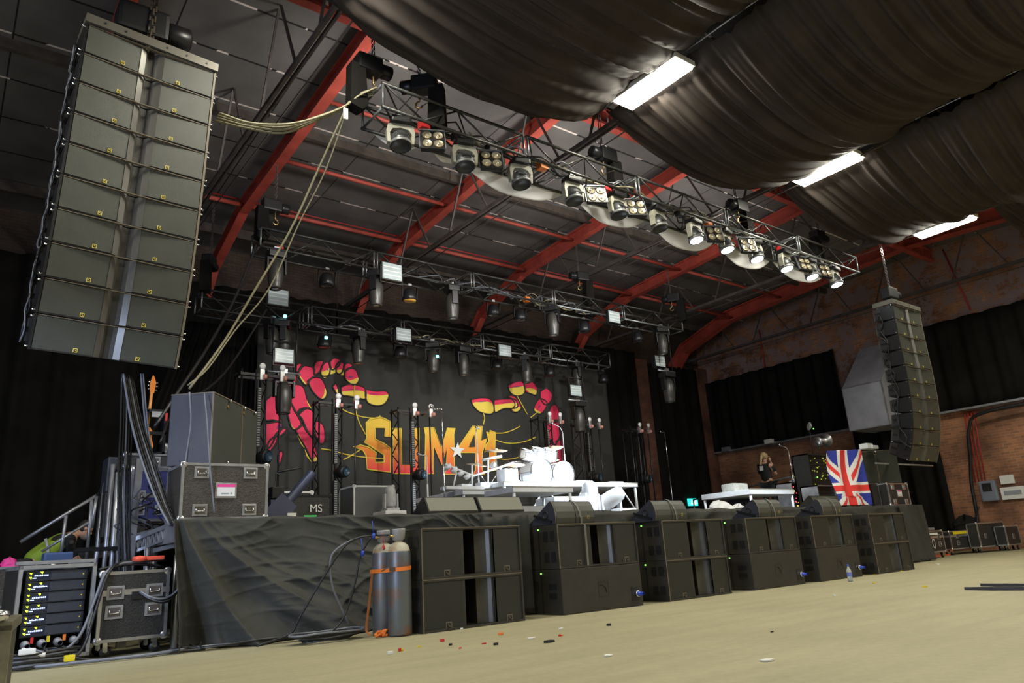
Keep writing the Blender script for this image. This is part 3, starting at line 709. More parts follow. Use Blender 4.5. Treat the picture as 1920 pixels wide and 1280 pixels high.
# steel tower beams joining the rear trusses at their ends (side trusses along y)
def rig_clutter(name, lab, x0, x1, y, z, seed, n=10):
    """control boxes, plugs and cable runs lying in the truss"""
    rnd = random.Random(seed)
    t = thing(name, lab, 'cables')
    for k in range(n):
        a = x0+(x1-x0)*rnd.random()*.7; b = min(x1, a+rnd.uniform(1.2, 4)); P = []
        m = 8
        for i in range(m+1):
            P.append((a+(b-a)*i/m, y+rnd.uniform(.08, .45), z+rnd.uniform(.02, .14)+(.08 if i % 3 == 1 else 0)))
        MB().tube(curve(P, 3), rnd.choice((.010, .013, .016)), 5).build('cable', rnd.choice((cable, cable, cableg, cablegr)), t)
    return t
rig_clutter('truss_cable_loom', 'tangle of cables lying inside the front lighting truss', 4.1, 16.1, 7.5, 6.46, 3, 30)
rig_clutter('truss_cable_loom', 'tangle of cables lying inside the middle lighting truss', 4.3, 16.1, 12.7, 6.52, 5, 10)
rig_clutter('truss_cable_loom', 'tangle of cables lying inside the rear lighting truss', 4.0, 15.3, 15.0, 5.95, 6, 10)
rnd = random.Random(12)
def rig_boxes(y, z, xs, where):
    for k, x in enumerate(xs):
        m_ = (redpl, blk, blk, orange, chrome)[k % 5]
        tag(MB().box(x-.07, x+.07, y+.15, y+.28, z+.03, z+.15, bev=.015).build('power_box', m_), '%s power connector box in the %s truss, %s from the left' % (('red', 'black', 'black', 'orange', 'silver')[k % 5], where, ('first', 'second', 'third', 'fourth', 'fifth', 'sixth', 'seventh', 'eighth', 'ninth', 'tenth', 'eleventh', 'twelfth')[k]), 'power box', 'connectors in the %s truss' % where)
rig_boxes(7.5, 6.43, (4.75, 5.3, 5.9, 6.9, 7.6, 8.3, 9.3, 10.2, 11.0, 12.3, 13.4, 14.9), 'front')
rig_boxes(12.7, 6.50, (4.6, 6.0, 8.4, 10.7, 12.4, 13.8), 'middle')
for k, (px, py) in enumerate(((462, 624), (610, 634), (818, 669), (640, 615), (700, 700))[:3]):
    p = W(px*1.0, py, 'y', 15.0) if k else W(533, 594, 'y', 15.0)
    tag(MB().box(p.x-.03, p.x+.03, 14.93, 14.97, p.z-.03, p.z+.03).build('status_light', ledc), 'tiny cyan status light on the rear truss, %s' % ('left end', 'left half', 'middle')[k], 'status light', 'cyan status lights')
ORD = ('first', 'second', 'third', 'fourth', 'fifth', 'sixth', 'seventh', 'eighth', 'ninth', 'tenth', 'eleventh', 'twelfth', 'thirteenth')
# front truss wash lights: cast yoke arch with a round head inside
def wash():
    t = thing('wash_light', 'x', 'stage light', group='front truss wash lights')
    MB().box(-.15, .15, -.13, .13, -.1, 0, bev=.03).build('base', blk, t)
    mb = MB(); out = [(-.2, -.42), (-.215, -.22), (-.19, -.12), (-.12, -.10), (-.06, -.075), (0, -.09), (.06, -.075), (.12, -.10), (.19, -.12), (.215, -.22), (.2, -.42)]
    inn = [(.155, -.42), (.165, -.26), (.12, -.19), (.0, -.165), (-.12, -.19), (-.165, -.26), (-.155, -.42)]
    mb.prism(out+inn, XZ, -.05, .05); mb.build('yoke', olive, t)
    h = MB().lathe([(0, -.12), (.10, -.12), (.145, -.06), (.155, .0), (.155, .10), (.14, .11), (.135, .10), (0, .095)], (0, 0, -.36), (0, -.2, -1), 24).build('head', mat('dark_head_casting', (.05, .052, .055), .4, .2), t)
    MB().lathe([(.158, .06), (.166, .065), (.166, .105), (.158, .11)], (0, 0, -.36), (0, -.2, -1), 24).build('lens_ring', mat('ring_grey', (.2, .2, .2), .4, .3), h)
    mb = MB()
    for i in range(9): mb.box(-.11+i*.026, -.098+i*.026, -.164, -.15, -.345, -.315)
    mb.build('cooling_slots', blk, h)
    MB().box(-.04, .04, -.03, .03, 0, .10).build('clamp', alu, t)
    return t
wl = wash()
for k, px in enumerate((753, 873, 978, 1077, 1160, 1236, 1305, 1363, 1420, 1476, 1524, 1570)):
    py = (243, 282, 318, 352, 378, 402, 430, 450, 475, 495, 512, 528)[k]
    x = W(px, py, 'y', 7.58).x; lb = 'round wash light with an arched yoke hanging under the front truss, %s from the left' % ORD[k]
    if k == 0: o = wl; o['label'] = lb
    else: o = dup(wl, lb, (0, 0, 0))
    o.scale = (.9,)*3; o.location = (x, 7.62, 6.41); o.rotation_euler.z = (-.3, -.25, -.2, -.1, 0, .1, .1, .2, -.1, .1, 0, .1)[k]
    if k in (6, 7, 8, 9, 10, 11):
        o['label'] = 'switched on white wash light under the front truss, %s from the left' % ORD[k]
        MB().lathe([(0, .108), (.134, .108), (.134, .115), (0, .118)], (0, 0, -.36), (0, -.2, -1), 24).build('lit_lens', lit, o)
def blinder():
    t = thing('blinder_light', 'x', 'stage light', group='four cell blinders')
    MB().box(-.21, .21, .0, .10, -.44, -.02, bev=.012).build('housing', blk, t)
    for sx in (-1, 1):
        for sz in (-.13, -.33):
            o = MB().lathe([(.085, 0), (.092, .01), (.085, .02)], (sx*.1, .002, sz), (0, -1, 0), 20).build('lamp_rim', brass, t)
            MB().lathe([(0, -.0), (.04, .002), (.083, .016)], (sx*.1, .0, sz), (0, -1, 0), 20).lathe([(0, .03), (.022, .022), (.03, .0)], (sx*.1, .0, sz), (0, -1, 0), 12).build('reflector', cream, o)
    mb = MB(); mb.box(-.235, -.22, .02, .06, -.40, .04).box(.22, .235, .02, .06, -.40, .04).box(-.235, .235, .02, .06, .03, .045); mb.build('yoke', alud, t)
    return t
bl = blinder()
for k, (px, py) in enumerate(((812, 263), (922, 302), (1118, 366), (1193, 390), (1340, 440), (1402, 458), (1508, 495), (1548, 515))):
    x = W(px, py, 'y', 7.58).x; lb = 'square blinder of four round lamps under the front truss, %s from the left' % ORD[k]
    o = bl if k == 0 else dup(bl, lb, (0, 0, 0)); o['label'] = lb
    o.scale = (.78,)*3; o.location = (x, 7.6, 6.40); o.rotation_euler = (-.25, 0, -.45 if k < 6 else -.2)
# white cloth swags tied under the rear of the front truss
wcl = mat('white_swag_cloth', (.85, .85, .88), .8, var=.04, scale=3)
for k, ((a, b), (c, d)) in enumerate((((700, 200), (790, 258)), ((815, 270), (870, 290)), ((866, 296), (1062, 362)), ((1082, 370), (1215, 415)), ((1222, 418), (1345, 462)), ((1350, 458), (1452, 503)), ((1455, 500), (1550, 530)))):
    x0 = W(a, b, 'z', 6.4).x; x1 = W(c, d, 'z', 6.4).x
    x0 = W(a, b, 'y', 8.05).x; x1 = W(c, d, 'y', 8.05).x
    sg = (.08, .08, .30, .30, .34, .34, .26)[k]
    o = MB().grid(30, 8, lambda u, v: (x0+(x1-x0)*u, 8.12+.05*math.sin(PI*u)*(1-v), 6.43-1.0*sg*math.sin(PI*u)**.75*(1-v)+.01*math.sin(14*u)*(1-v))).build('cloth_swag', wcl, solid=.006)
    tag(o, 'white cloth swag sagging under the front truss, %s from the left' % ORD[k], 'cloth', 'white cloth swags')
# moving heads hanging head down
def moving_head():
    t = thing('moving_head_light', 'x', 'stage light', group='moving heads')
    MB().box(-.17, .17, -.13, .13, -.12, 0, bev=.02).build('base', blk, t)
    mb = MB().box(-.16, .16, -.05, .05, -.17, -.12).box(-.19, -.155, -.07, .07, -.42, -.13, bev=.01).box(.155, .19, -.07, .07, -.42, -.13, bev=.01)
    mb.build('yoke', blkm, t)
    hd = MB().lathe([(0, .26), (.07, .25), (.12, .18), (.145, .08), (.15, -.06), (.135, -.2), (.12, -.27), (.125, -.30), (.115, -.31), (0, -.30)], (0, 0, -.40), (0, 0, 1), 18).build('head', mat('moving_head_shell', (.045, .043, .038), .35, .1), t)
    MB().lathe([(0, .0), (.08, .004), (.10, .01)], (0, 0, -.708), (0, 0, 1), 16).build('lens', glass, hd)
    MB().box(-.05, .05, -.03, .03, 0, .1).build('clamp', alu, t)
    return t
mh = moving_head()
mhs = [(450, 470, 12.8, 'middle'), (705, 535, 12.8, 'middle'), (848, 572, 12.8, 'middle'), (1037, 612, 12.8, 'middle'), (1245, 668, 12.8, 'middle'),
       (512, 610, 15.1, 'rear'), (533, 625, 15.1, 'rear'), (672, 645, 15.1, 'rear'), (812, 668, 15.1, 'rear'), (868, 675, 15.1, 'rear'), (986, 692, 15.1, 'rear'), (1082, 702, 15.1, 'rear')]
cn = {'middle': 0, 'rear': 0}
for k, (px, py, y, wh) in enumerate(mhs):
    z = 6.48 if wh == 'middle' else 5.9
    if wh == 'middle' and k == 0: px, py = 517, 510
    x = W(px, py, 'y', y).x
    lb = 'black moving head hanging under the %s truss, %s from the left' % (wh, ORD[cn[wh]]); cn[wh] += 1
    o = mh if k == 0 else dup(mh, lb, (0, 0, 0)); o['label'] = lb
    o.location = (x, y, z); o.rotation_euler.z = k*.7; o.scale = (1.0, 1.0, 1.05)
# shorter round spot cans between
def can():
    t = thing('spot_can', 'x', 'stage light', group='short spot cans')
    MB().box(-.04, .04, -.03, .03, .08, .13).build('clamp', alu, t)
    MB().lathe([(0, 0), (.10, 0), (.13, -.06), (.16, -.16), (.165, -.24), (.155, -.26), (0, -.25)], (0, 0, 0), (0, 0, 1), 18).build('housing', blkm, t)
    MB().lathe([(0, -.262), (.15, -.256), (.15, -.262)], n=18).build('lens', mat('dark_lens', (.06, .055, .05), .2), t)
    mb = MB().box(-.19, -.175, -.02, .02, -.2, .08).box(.175, .19, -.02, .02, -.2, .08).box(-.19, .19, -.02, .02, .07, .085); mb.build('yoke', blkm, t)
    return t
ca = can()
for k, (px, py, y, wh) in enumerate(((613, 515, 13.19, 'middle'), (768, 550, 13.19, 'middle'), (925, 582, 13.19, 'middle'), (975, 592, 13.19, 'middle'), (1095, 612, 13.19, 'middle'), (1195, 630, 13.19, 'middle'), (608, 625, 15.49, 'rear'), (750, 645, 15.49, 'rear'), (930, 665, 15.49, 'rear'), (1030, 688, 15.49, 'rear'), (1130, 700, 15.49, 'rear'))):
    x = W(px, py, 'y', y).x; z = 6.4 if wh == 'middle' else 5.82
    lb = 'short round black spot can under the %s truss, %s from the left' % (wh, ORD[k if k < 6 else k-6])
    o = ca if k == 0 else dup(ca, lb, (0, 0, 0)); o['label'] = lb; o.location = (x, y, z)
    if k == 1:
        MB().lathe([(0, -.27), (.14, -.268), (.14, -.262), (0, -.262)], n=16).build('amber_filter', mat('amber_gel', (.7, .4, .08), .5), o)
# square strobes
def strobe():
    t = thing('strobe_light', 'x', 'stage light', group='square strobes')
    MB().box(-.24, .24, .0, .14, -.2, .2, bev=.015).build('housing', blk, t)
    MB().box(-.22, .22, -.008, .0, -.175, .175).build('glass', glass, t)
    mb = MB()
    for z in (-.09, 0, .09): mb.box(-.2, .2, -.014, -.008, z-.012, z+.012)
    mb.build('lamp_tube', mat('strobe_tube', (.8, .85, .85), .3), t)
    MB().box(-.26, -.245, .02, .06, -.24, .12).box(.245, .26, .02, .06, -.24, .12).box(-.26, .26, .02, .06, -.255, -.24).build('yoke', blkm, t)
    return t
sb = strobe()
for k, (px, py, y, lb) in enumerate(((735, 509, 12.6, 'middle truss left of centre'), (522, 557, 14.9, 'left end of the rear truss, above the hanging ladder'), (757, 627, 14.9, 'rear truss above the band name'), (947, 657, 14.9, 'rear truss right of centre'), (1152, 594, 12.6, 'right part of the middle truss'),
                                     (533, 667, 14.8, 'left drop ladder in front of the backdrop'), (1080, 732, 14.8, 'right drop ladder above the right painted hand'), (1238, 677, 13.2, 'drop ladder at the far right of the rig'), (488, 745, 13.5, 'top of the left tower behind the speaker cabinet'))[:8]):
    p = W(px, py, 'y', y); L = 'square pale strobe light on the '+lb
    o = sb if k == 0 else dup(sb, L, (0, 0, 0)); o['label'] = L; o.location = p; o.scale = (.9, .9, .85) if k not in (0, 1) else (1, 1, 1)
# drop ladders with big moving heads below
def ladder(lab, x, y, z0, z1, px):
    t = thing('drop_ladder', lab, 'ladder frame', (x, y, 0), group='drop ladders')
    for s in (-.26, .26): MB().bar((s, 0, z0), (s, 0, z1), .018, 6).build('rail', blkm, t)
    MB().bar((-.36, 0, z0), (.36, 0, z0), .022, 6).build('cross_bar', alud, t)
    if z1-z0 > 1: MB().bar((-.26, 0, z1-.5), (.26, 0, z1-.5), .014, 6).build('rung', blkm, t)
for k, (px, py, y, zt, nm_) in enumerate(((533, 700, 14.9, 5.9, 'left of the painted hand'), (1083, 752, 14.9, 5.9, 'above the right painted hand'), (1250, 697, 13.2, 6.5, 'at the far right of the rig'))):
    p = W(px, py, 'y', y); ladder('black drop ladder hanging from the rig '+nm_, p.x, y, p.z+.02, zt, px)
    o = dup(mh, 'large moving head on the drop ladder '+nm_, (p.x, y, p.z-.02), sc=(1.15, 1.15, 1.2))
# hoists above the trusses
for k, (px, py, y, lb) in enumerate(((700, 140, 7.8, 'chain hoist above the left end of the front truss'), (785, 130, 7.8, 'chain hoist with a hanging chain bag above the front truss, left'), (1128, 275, 7.8, 'chain hoist with tall chain bag above the middle of the front truss'), (1380, 375, 7.8, 'chain hoist above the right half of the front truss'), (1530, 410, 7.8, 'chain hoist over the right end of the front truss'))):
    p = W(px, py, 'y', y)
    hoist(lb, p.x, y, 7.1, 8.6, 1.0, rz=(0, PI*.75, PI, PI, 0)[k])
    MB().bar((p.x, y, 6.95), (p.x, 7.52, 6.8), .008, 5).bar((p.x, y, 6.95), (p.x, 8.08, 6.8), .008, 5)
    mb = MB(); mb.bar((p.x, y, 6.86), (p.x, 7.52, 6.8), .008, 5).bar((p.x, y, 6.86), (p.x, 8.08, 6.8), .008, 5)
    tag(mb.build('truss_sling', steelg), 'black sling holding the front truss, %s from the left' % ORD[k], 'sling', 'front truss slings')
for k, (x, y, z, lb) in enumerate(((4.5, 12.9, 7.35, 'chain hoist above the left end of the middle truss'), (3.95, 15.2, 6.9, 'chain hoist above the left end of the rear truss'), (16.1, 12.9, 7.4, 'chain hoist above the right end of the middle truss'), (12.5, 12.9, 7.4, 'chain hoist above the middle truss near the fourth rafter'))):
    hoist(lb, x, y, z, 8.4, 1.0, rz=k)
# cable sweeps
tagc = lambda pts, r, m, lab, g=None, k=6: tag(MB().tube(curve(pts, k), r, 6).build('cable', m), lab, 'cable', g)
a0 = W(412, 212, 'y', 7.9)
for k in range(5):
    o = Vector((0, .04*k, .02*math.sin(k)))
    p = [a0+o, W(470, 230-k, 'y', 7.9)+o, W(540, 232+k, 'y', 7.85)+o, W(600, 218-k, 'y', 7.8)+o, W(648, 198, 'y', 7.75)+o*.4, W(672, 180-3*k, 'y', 7.7)+o, W(705, 164+2*k, 'y', 7.6)+o*.5]
    tagc(p, .013, cableg, 'beige cable swagging from the left speaker array to the front truss', 'beige truss feed cables')
tag(MB().box(-.03, .03, -.01, .01, -.16, 0).build('cable_tag', offw), 'white and orange tag tied on the beige cable loom', 'tag').location = W(648, 203, 'y', 7.7)
q = W(648, 205, 'y', 7.7)
tagc([q, W(600, 310, 'y', 8.2), W(545, 430, 'y', 8.6), W(480, 540, 'y', 8.8), W(420, 640, 'y', 8.9), W(355, 728, 'y', 8.7)], .016, cableg, 'thick beige cable falling diagonally from the front truss to the stage left cabinet')
tagc([q+Vector((.02, 0, 0)), W(610, 320, 'y', 8.2), W(560, 420, 'y', 8.6), W(505, 540, 'y', 8.8), W(440, 620, 'y', 8.9), W(390, 690, 'y', 8.8), W(352, 722, 'y', 8.7)], .010, cableg, 'thin beige cable falling from the front truss with a slack bend')
tagc([W(480, 460, 'y', 12), W(440, 560, 'y', 11), W(390, 650, 'y', 10), W(330, 740, 'y', 9.4), W(290, 800, 'y', 9.2)], .022, cable, 'dark cable loom sweeping from the middle truss to the left of the stage')
tagc([W(500, 580, 'y', 12), W(420, 700, 'y', 11), W(330, 770, 'y', 10), W(300, 830, 'y', 9.5)], .016, cable, 'dark cable dropping behind the stage left cabinet')
# ================================================================ painted backdrop
BY = 16.5
def cloth_y(x, z): return BY-.03*math.sin(x*1.9+.4)-.016*math.sin(x*4.7+z*.5)-.05*math.exp(-((x-11.4-.1*z)/.22)**2)-.04*math.exp(-((x-9.9)/.15)**2)
bk = mat('banner_cloth', (.05, .05, .046), .8, var=.15, scale=1, spec=.25)
crim = mat('crimson_print', (.90, .04, .12), .7); byel = mat('yellow_print', (.92, .70, .10), .7); purp = mat('purple_print', (.30, .04, .20), .7)
whp = mat('silver_print', (.9, .9, .9), .7)
t = thing('backdrop_banner', 'black stage backdrop painted with red puppeteer hands and a band name', 'banner')
MB().grid(170, 30, lambda u, v: (5.45+11.3*u, cloth_y(5.45+11.3*u, 1.2+5.0*v), 1.2+5.05*v)).build('cloth', bk, t, solid=.004)
LMAT = bpy.data.materials.new('lettering_print'); LMAT.use_nodes = True
_n = LMAT.node_tree.nodes; _l = LMAT.node_tree.links; tc = _n.new('ShaderNodeTexCoord'); sp = _n.new('ShaderNodeSeparateXYZ'); mr = _n.new('ShaderNodeMapRange'); cr_ = _n.new('ShaderNodeValToRGB')
_l.new(tc.outputs['Object'], sp.inputs[0]); _l.new(sp.outputs[2], mr.inputs[0]); mr.inputs[1].default_value = 2.7; mr.inputs[2].default_value = 4.25
_l.new(mr.outputs[0], cr_.inputs[0]); _l.new(cr_.outputs[0], _n['Principled BSDF'].inputs['Base Color'])
e = cr_.color_ramp.elements; e[0].position = .08; e[0].color = (.92, .04, .08, 1); e[1].position = .85; e[1].color = (.92, .62, .07, 1); e2 = e.new(.42); e2.color = (.95, .26, .04, 1)
_n['Principled BSDF'].inputs['Roughness'].default_value = .7
def bpt(p, off=.012):
    """photo detail pixel (3.2x crop from 480,640) to a point on the hanging cloth"""
    q = W(480+p[0]/3.2, 640+p[1]/3.2, 'y', BY); return Vector((q.x, cloth_y(q.x, q.z)-off, q.z))
def zq(p): return (p[0]/4.92*3.2, (p[1]/4.92+80)*3.2)   # from the 4.92x crop at 480,720
def shape(name, pts, m, off=.012, smooth=True, par=t, outline=None):
    c = curve([(*p, 0) for p in pts]+[(*pts[0], 0)], 4)[:-1] if smooth else [Vector((*p, 0)) for p in pts]
    mb = MB(); vs = [mb.bm.verts.new(bpt(p, off)) for p in c]
    for tri in geometry.tessellate_polygon([[Vector((p[0], p[1], 0)) for p in c]]): mb._f([vs[i] for i in tri], 0)
    for _ in range(2 if len(c) < 60 else 1): bmesh.ops.subdivide_edges(mb.bm, edges=[e for e in mb.bm.edges if e.calc_length() > .12], cuts=2, use_grid_fill=True)
    for v in mb.bm.verts: v.co.y = cloth_y(v.co.x, v.co.z)-off
    o = mb.build(name, m, par, fixn=False)
    if outline:
        w_ = outline; q = [bpt(p, off+.002) for p in c]+[bpt(c[0], off+.002)]
        MB().tube(q, w_, 4).build('outline', byel, o)
    return o
HR = [[(60,350),(105,318),(122,330),(125,400),(140,440),(158,480),(100,470),(58,465)], [(60,490),(130,480),(160,500),(125,560),(95,620),(75,640),(60,650)], [(140,340),(165,308),(198,325),(195,370),(160,402)],
 [(168,225),(180,195),(215,185),(245,212),(235,250),(212,285),(188,310),(170,280)], [(215,262),(250,258),(285,280),(305,350),(335,410),(300,400),(260,408),(240,432),(215,380),(190,310)], [(230,150),(255,130),(275,140),(262,160),(238,200),(228,180)],
 [(245,195),(270,160),(292,145),(345,160),(345,195),(352,210),(325,225),(298,265),(270,240)], [(305,240),(345,215),(385,220),(410,255),(424,305),(412,342),(380,345),(335,300)], [(342,160),(355,125),(378,115),(405,118),(395,150),(380,182),(352,200)],
 [(388,160),(408,130),(432,125),(442,165),(432,205),(395,208),(385,185)], [(440,120),(465,99),(492,105),(502,122),(490,150),(455,172),(444,150)], [(475,150),(495,125),(525,135),(515,180),(498,198),(478,185)],
 [(522,145),(545,130),(572,138),(572,155),(545,165),(525,185)], [(525,185),(560,162),(595,170),(612,205),(615,235),(592,262),(560,255),(528,222)],
 [(175,378),(200,362),(215,380),(245,440),(270,495),(250,522),(215,522),(190,440)], [(252,440),(285,410),(318,402),(342,430),(345,480),(345,545),(330,575),(300,530),(275,470)], [(236,535),(275,502),(300,540),(340,590),(365,680),(360,720),(332,718),(300,650),(265,590)],
 [(130,560),(160,522),(186,520),(172,548),(140,572)], [(62,660),(80,600),(112,570),(132,545),(128,600),(90,660),(70,730),(60,720)], [(140,660),(158,655),(166,672),(158,705),(140,742),(134,700)], [(352,480),(380,480),(408,520),(410,600),(380,612),(352,560)],
 [(505,275),(550,258),(620,265),(655,285),(655,345),(600,338),(548,330),(512,322)], [(658,285),(720,295),(780,295),(800,325),(775,372),(730,385),(675,370),(655,330)], [(455,270),(480,252),(492,300),(490,322),(470,300)],
 [(1288,348),(1340,338),(1400,345),(1425,375),(1425,425),(1390,438),(1340,425),(1302,385)], [(1430,348),(1500,342),(1555,350),(1562,398),(1490,402),(1440,425),(1430,390)], [(1508,330),(1535,322),(1568,350),(1586,400),(1562,425),(1530,412),(1552,385),(1540,350)],
 [(1512,262),(1560,240),(1598,242),(1610,280),(1600,318),(1560,328),(1525,305)], [(1600,243),(1650,240),(1682,275),(1678,322),(1645,315),(1612,300)], [(1702,300),(1738,280),(1772,318),(1762,362),(1730,380),(1705,345)],
 [(1665,390),(1695,345),(1735,358),(1740,385),(1720,425),(1695,436),(1665,418)], [(1762,392),(1788,378),(1812,410),(1818,470),(1785,485),(1755,450)], [(1735,482),(1790,478),(1820,500),(1818,570),(1790,622),(1768,590),(1742,600)], [(1742,610),(1790,620),(1805,690),(1790,740),(1745,700)], [(1795,600),(1830,590),(1842,680),(1838,745),(1812,720)]]
HY = [[(528,222),(560,236),(612,218),(614,240),(592,262),(560,256)], [(385,185),(410,178),(440,160),(472,168),(470,190),(430,202),(412,220),(392,208)], [(476,178),(500,170),(520,178),(518,205),(498,200),(480,195)],
 [(508,302),(540,300),(600,295),(650,305),(655,348),(600,338),(548,330),(515,325)], [(660,312),(700,322),(760,322),(800,318),(795,345),(770,375),(730,385),(675,370)], [(475,288),(490,290),(495,320),(480,312)], [(410,280),(426,300),(420,340),(390,346),(405,320)],
 [(256,205),(275,225),(300,262),(285,258),(268,235)], [(300,350),(318,370),(340,412),(325,405),(308,380)], [(205,480),(222,518),(245,525),(225,528),(208,505)], [(235,540),(255,560),(275,600),(290,640),(268,620)], [(288,645),(310,690),(330,712),(360,690),(362,722),(330,725),(300,690)],
 [(1292,370),(1340,360),(1400,365),(1422,380),(1424,425),(1390,438),(1340,425),(1305,392)], [(1435,380),(1500,372),(1558,368),(1562,398),(1490,402),(1440,425)], [(1535,405),(1560,400),(1584,392),(1575,420),(1552,428)],
 [(1514,280),(1560,275),(1606,272),(1600,318),(1560,328),(1528,308)], [(1612,285),(1640,280),(1678,295),(1678,325),(1645,315)], [(1660,395),(1680,412),(1705,425),(1692,438),(1668,420)], [(1735,535),(1752,530),(1750,550),(1735,552)], [(1742,600),(1750,580),(1756,620),(1742,650)]]
PP = [[(535,215),(560,205),(590,212),(560,228)], [(415,165),(430,155),(435,180),(420,178)], [(520,290),(560,285),(640,288),(600,300)], [(665,305),(700,312),(750,312),(710,322)], [(1300,365),(1340,356),(1400,360),(1350,368)], [(1440,365),(1500,362),(1540,362),(1490,372)], [(1525,278),(1560,262),(1595,270),(1560,280)], [(130,480),(158,482),(162,500),(140,530),(120,545)], [(1690,385),(1705,375),(1700,402),(1685,405)]]
for k, p in enumerate(HR):
    o = shape('painted_finger', p, crim, .010)
    MB().tube([bpt(q, .014) for q in curve([(*a, 0) for a in p+p[:1]], 4)], .022, 4).build('joint_line', bk, o)
for k, p in enumerate(HY): shape('painted_fingertip', p, byel, .016)
for k, p in enumerate(PP): shape('painted_shadow', [((x-sum(a for a, _ in p)/len(p))*.8+sum(a for a, _ in p)/len(p), (y-sum(b for _, b in p)/len(p))*.45+sum(b for _, b in p)/len(p)) for x, y in p], purp, .020, False)
# dark joint lines over the fingers are the gaps of the cloth; strings
for k, p in enumerate([[(588,262),(584,330),(590,400),(612,480),(655,560)], [(505,405),(560,432),(650,456),(745,460)], [(385,645),(450,655),(540,680),(640,695),(780,705)], [(520,712),(560,690),(620,652)], [(1562,328),(1590,380),(1622,440)], [(1358,432),(1364,465),(1356,500)], [(1438,550),(1490,548),(1540,532),(1580,510)], [(1438,592),(1500,608),(1560,610),(1620,598),(1672,575)], [(1640,460),(1680,428)], [(1438,700),(1490,708),(1550,702),(1612,684)]]):
    MB().tube([bpt(p2, .02) for p2 in curve([(*a, 0) for a in p], 4)], .018, 4).build('painted_string', byel, t)
SS = [zq(p) for p in [(1190,480),(1240,482),(1240,345),(1190,318),(1152,305),(1145,290),(1138,305),(1050,325),(1012,357),(1018,500),(1010,515),(992,535),(1060,575),(1183,650),(1185,720),(1100,722),(1108,630),(1040,585),(960,565),(888,578),(980,612),(1010,660),(1018,785),(1243,812),(1243,590),(1180,545),(1098,505),(1100,400),(1195,400)]]
shape('letter_s', SS, LMAT, .024, False, outline=.022)
U_ = [(822,522),(870,520),(872,740),(925,742),(925,520),(975,520),(975,760),(1000,795),(822,792)]
M_ = [(1003,520),(1062,518),(1105,640),(1140,522),(1188,524),(1178,560),(1182,760),(1188,798),(1125,798),(1134,770),(1138,640),(1108,745),(1060,625),(1056,770),(1062,794),(1000,794),(1008,770),(1010,560)]
F_ = [(1298,508),(1352,512),(1344,595),(1378,582),(1350,668),(1350,770),(1366,800),(1300,798),(1314,770),(1316,668),(1206,668),(1206,640)]
O_ = [(1375,545),(1395,552),(1398,535),(1436,545),(1432,640),(1434,750),(1448,772),(1385,780),(1398,750),(1396,648),(1362,668),(1372,620),(1392,600)]
for nme, pl in (('letter_u', U_), ('letter_m', M_), ('digit_four', F_), ('digit_one', O_)): shape(nme, pl, LMAT, .024, False, outline=.018)
shape('four_counter', [(1306,560),(1312,632),(1272,634)], bk, .05, False)
st5 = []
for i in range(10):
    r = 52 if i % 2 == 0 else 21; a = -PI/2+i*PI/5+.06; st5.append((1198+r*math.cos(a)*.95, 657+r*math.sin(a)))
shape('star', st5, whp, .055, False)
# gathered drape left of the banner
o = MB().grid(90, 30, lambda u, v: (4.0+1.5*u-(1-v)*1.5*(1-u), 16.9+.12*math.sin(u*60)*(.3+.7*(1-v)), 1.25+5.0*v)).build('gathered_drape', darkcloth, solid=.005)
tag(o, 'black drape with folds fanning out left of the painted backdrop', 'drape')

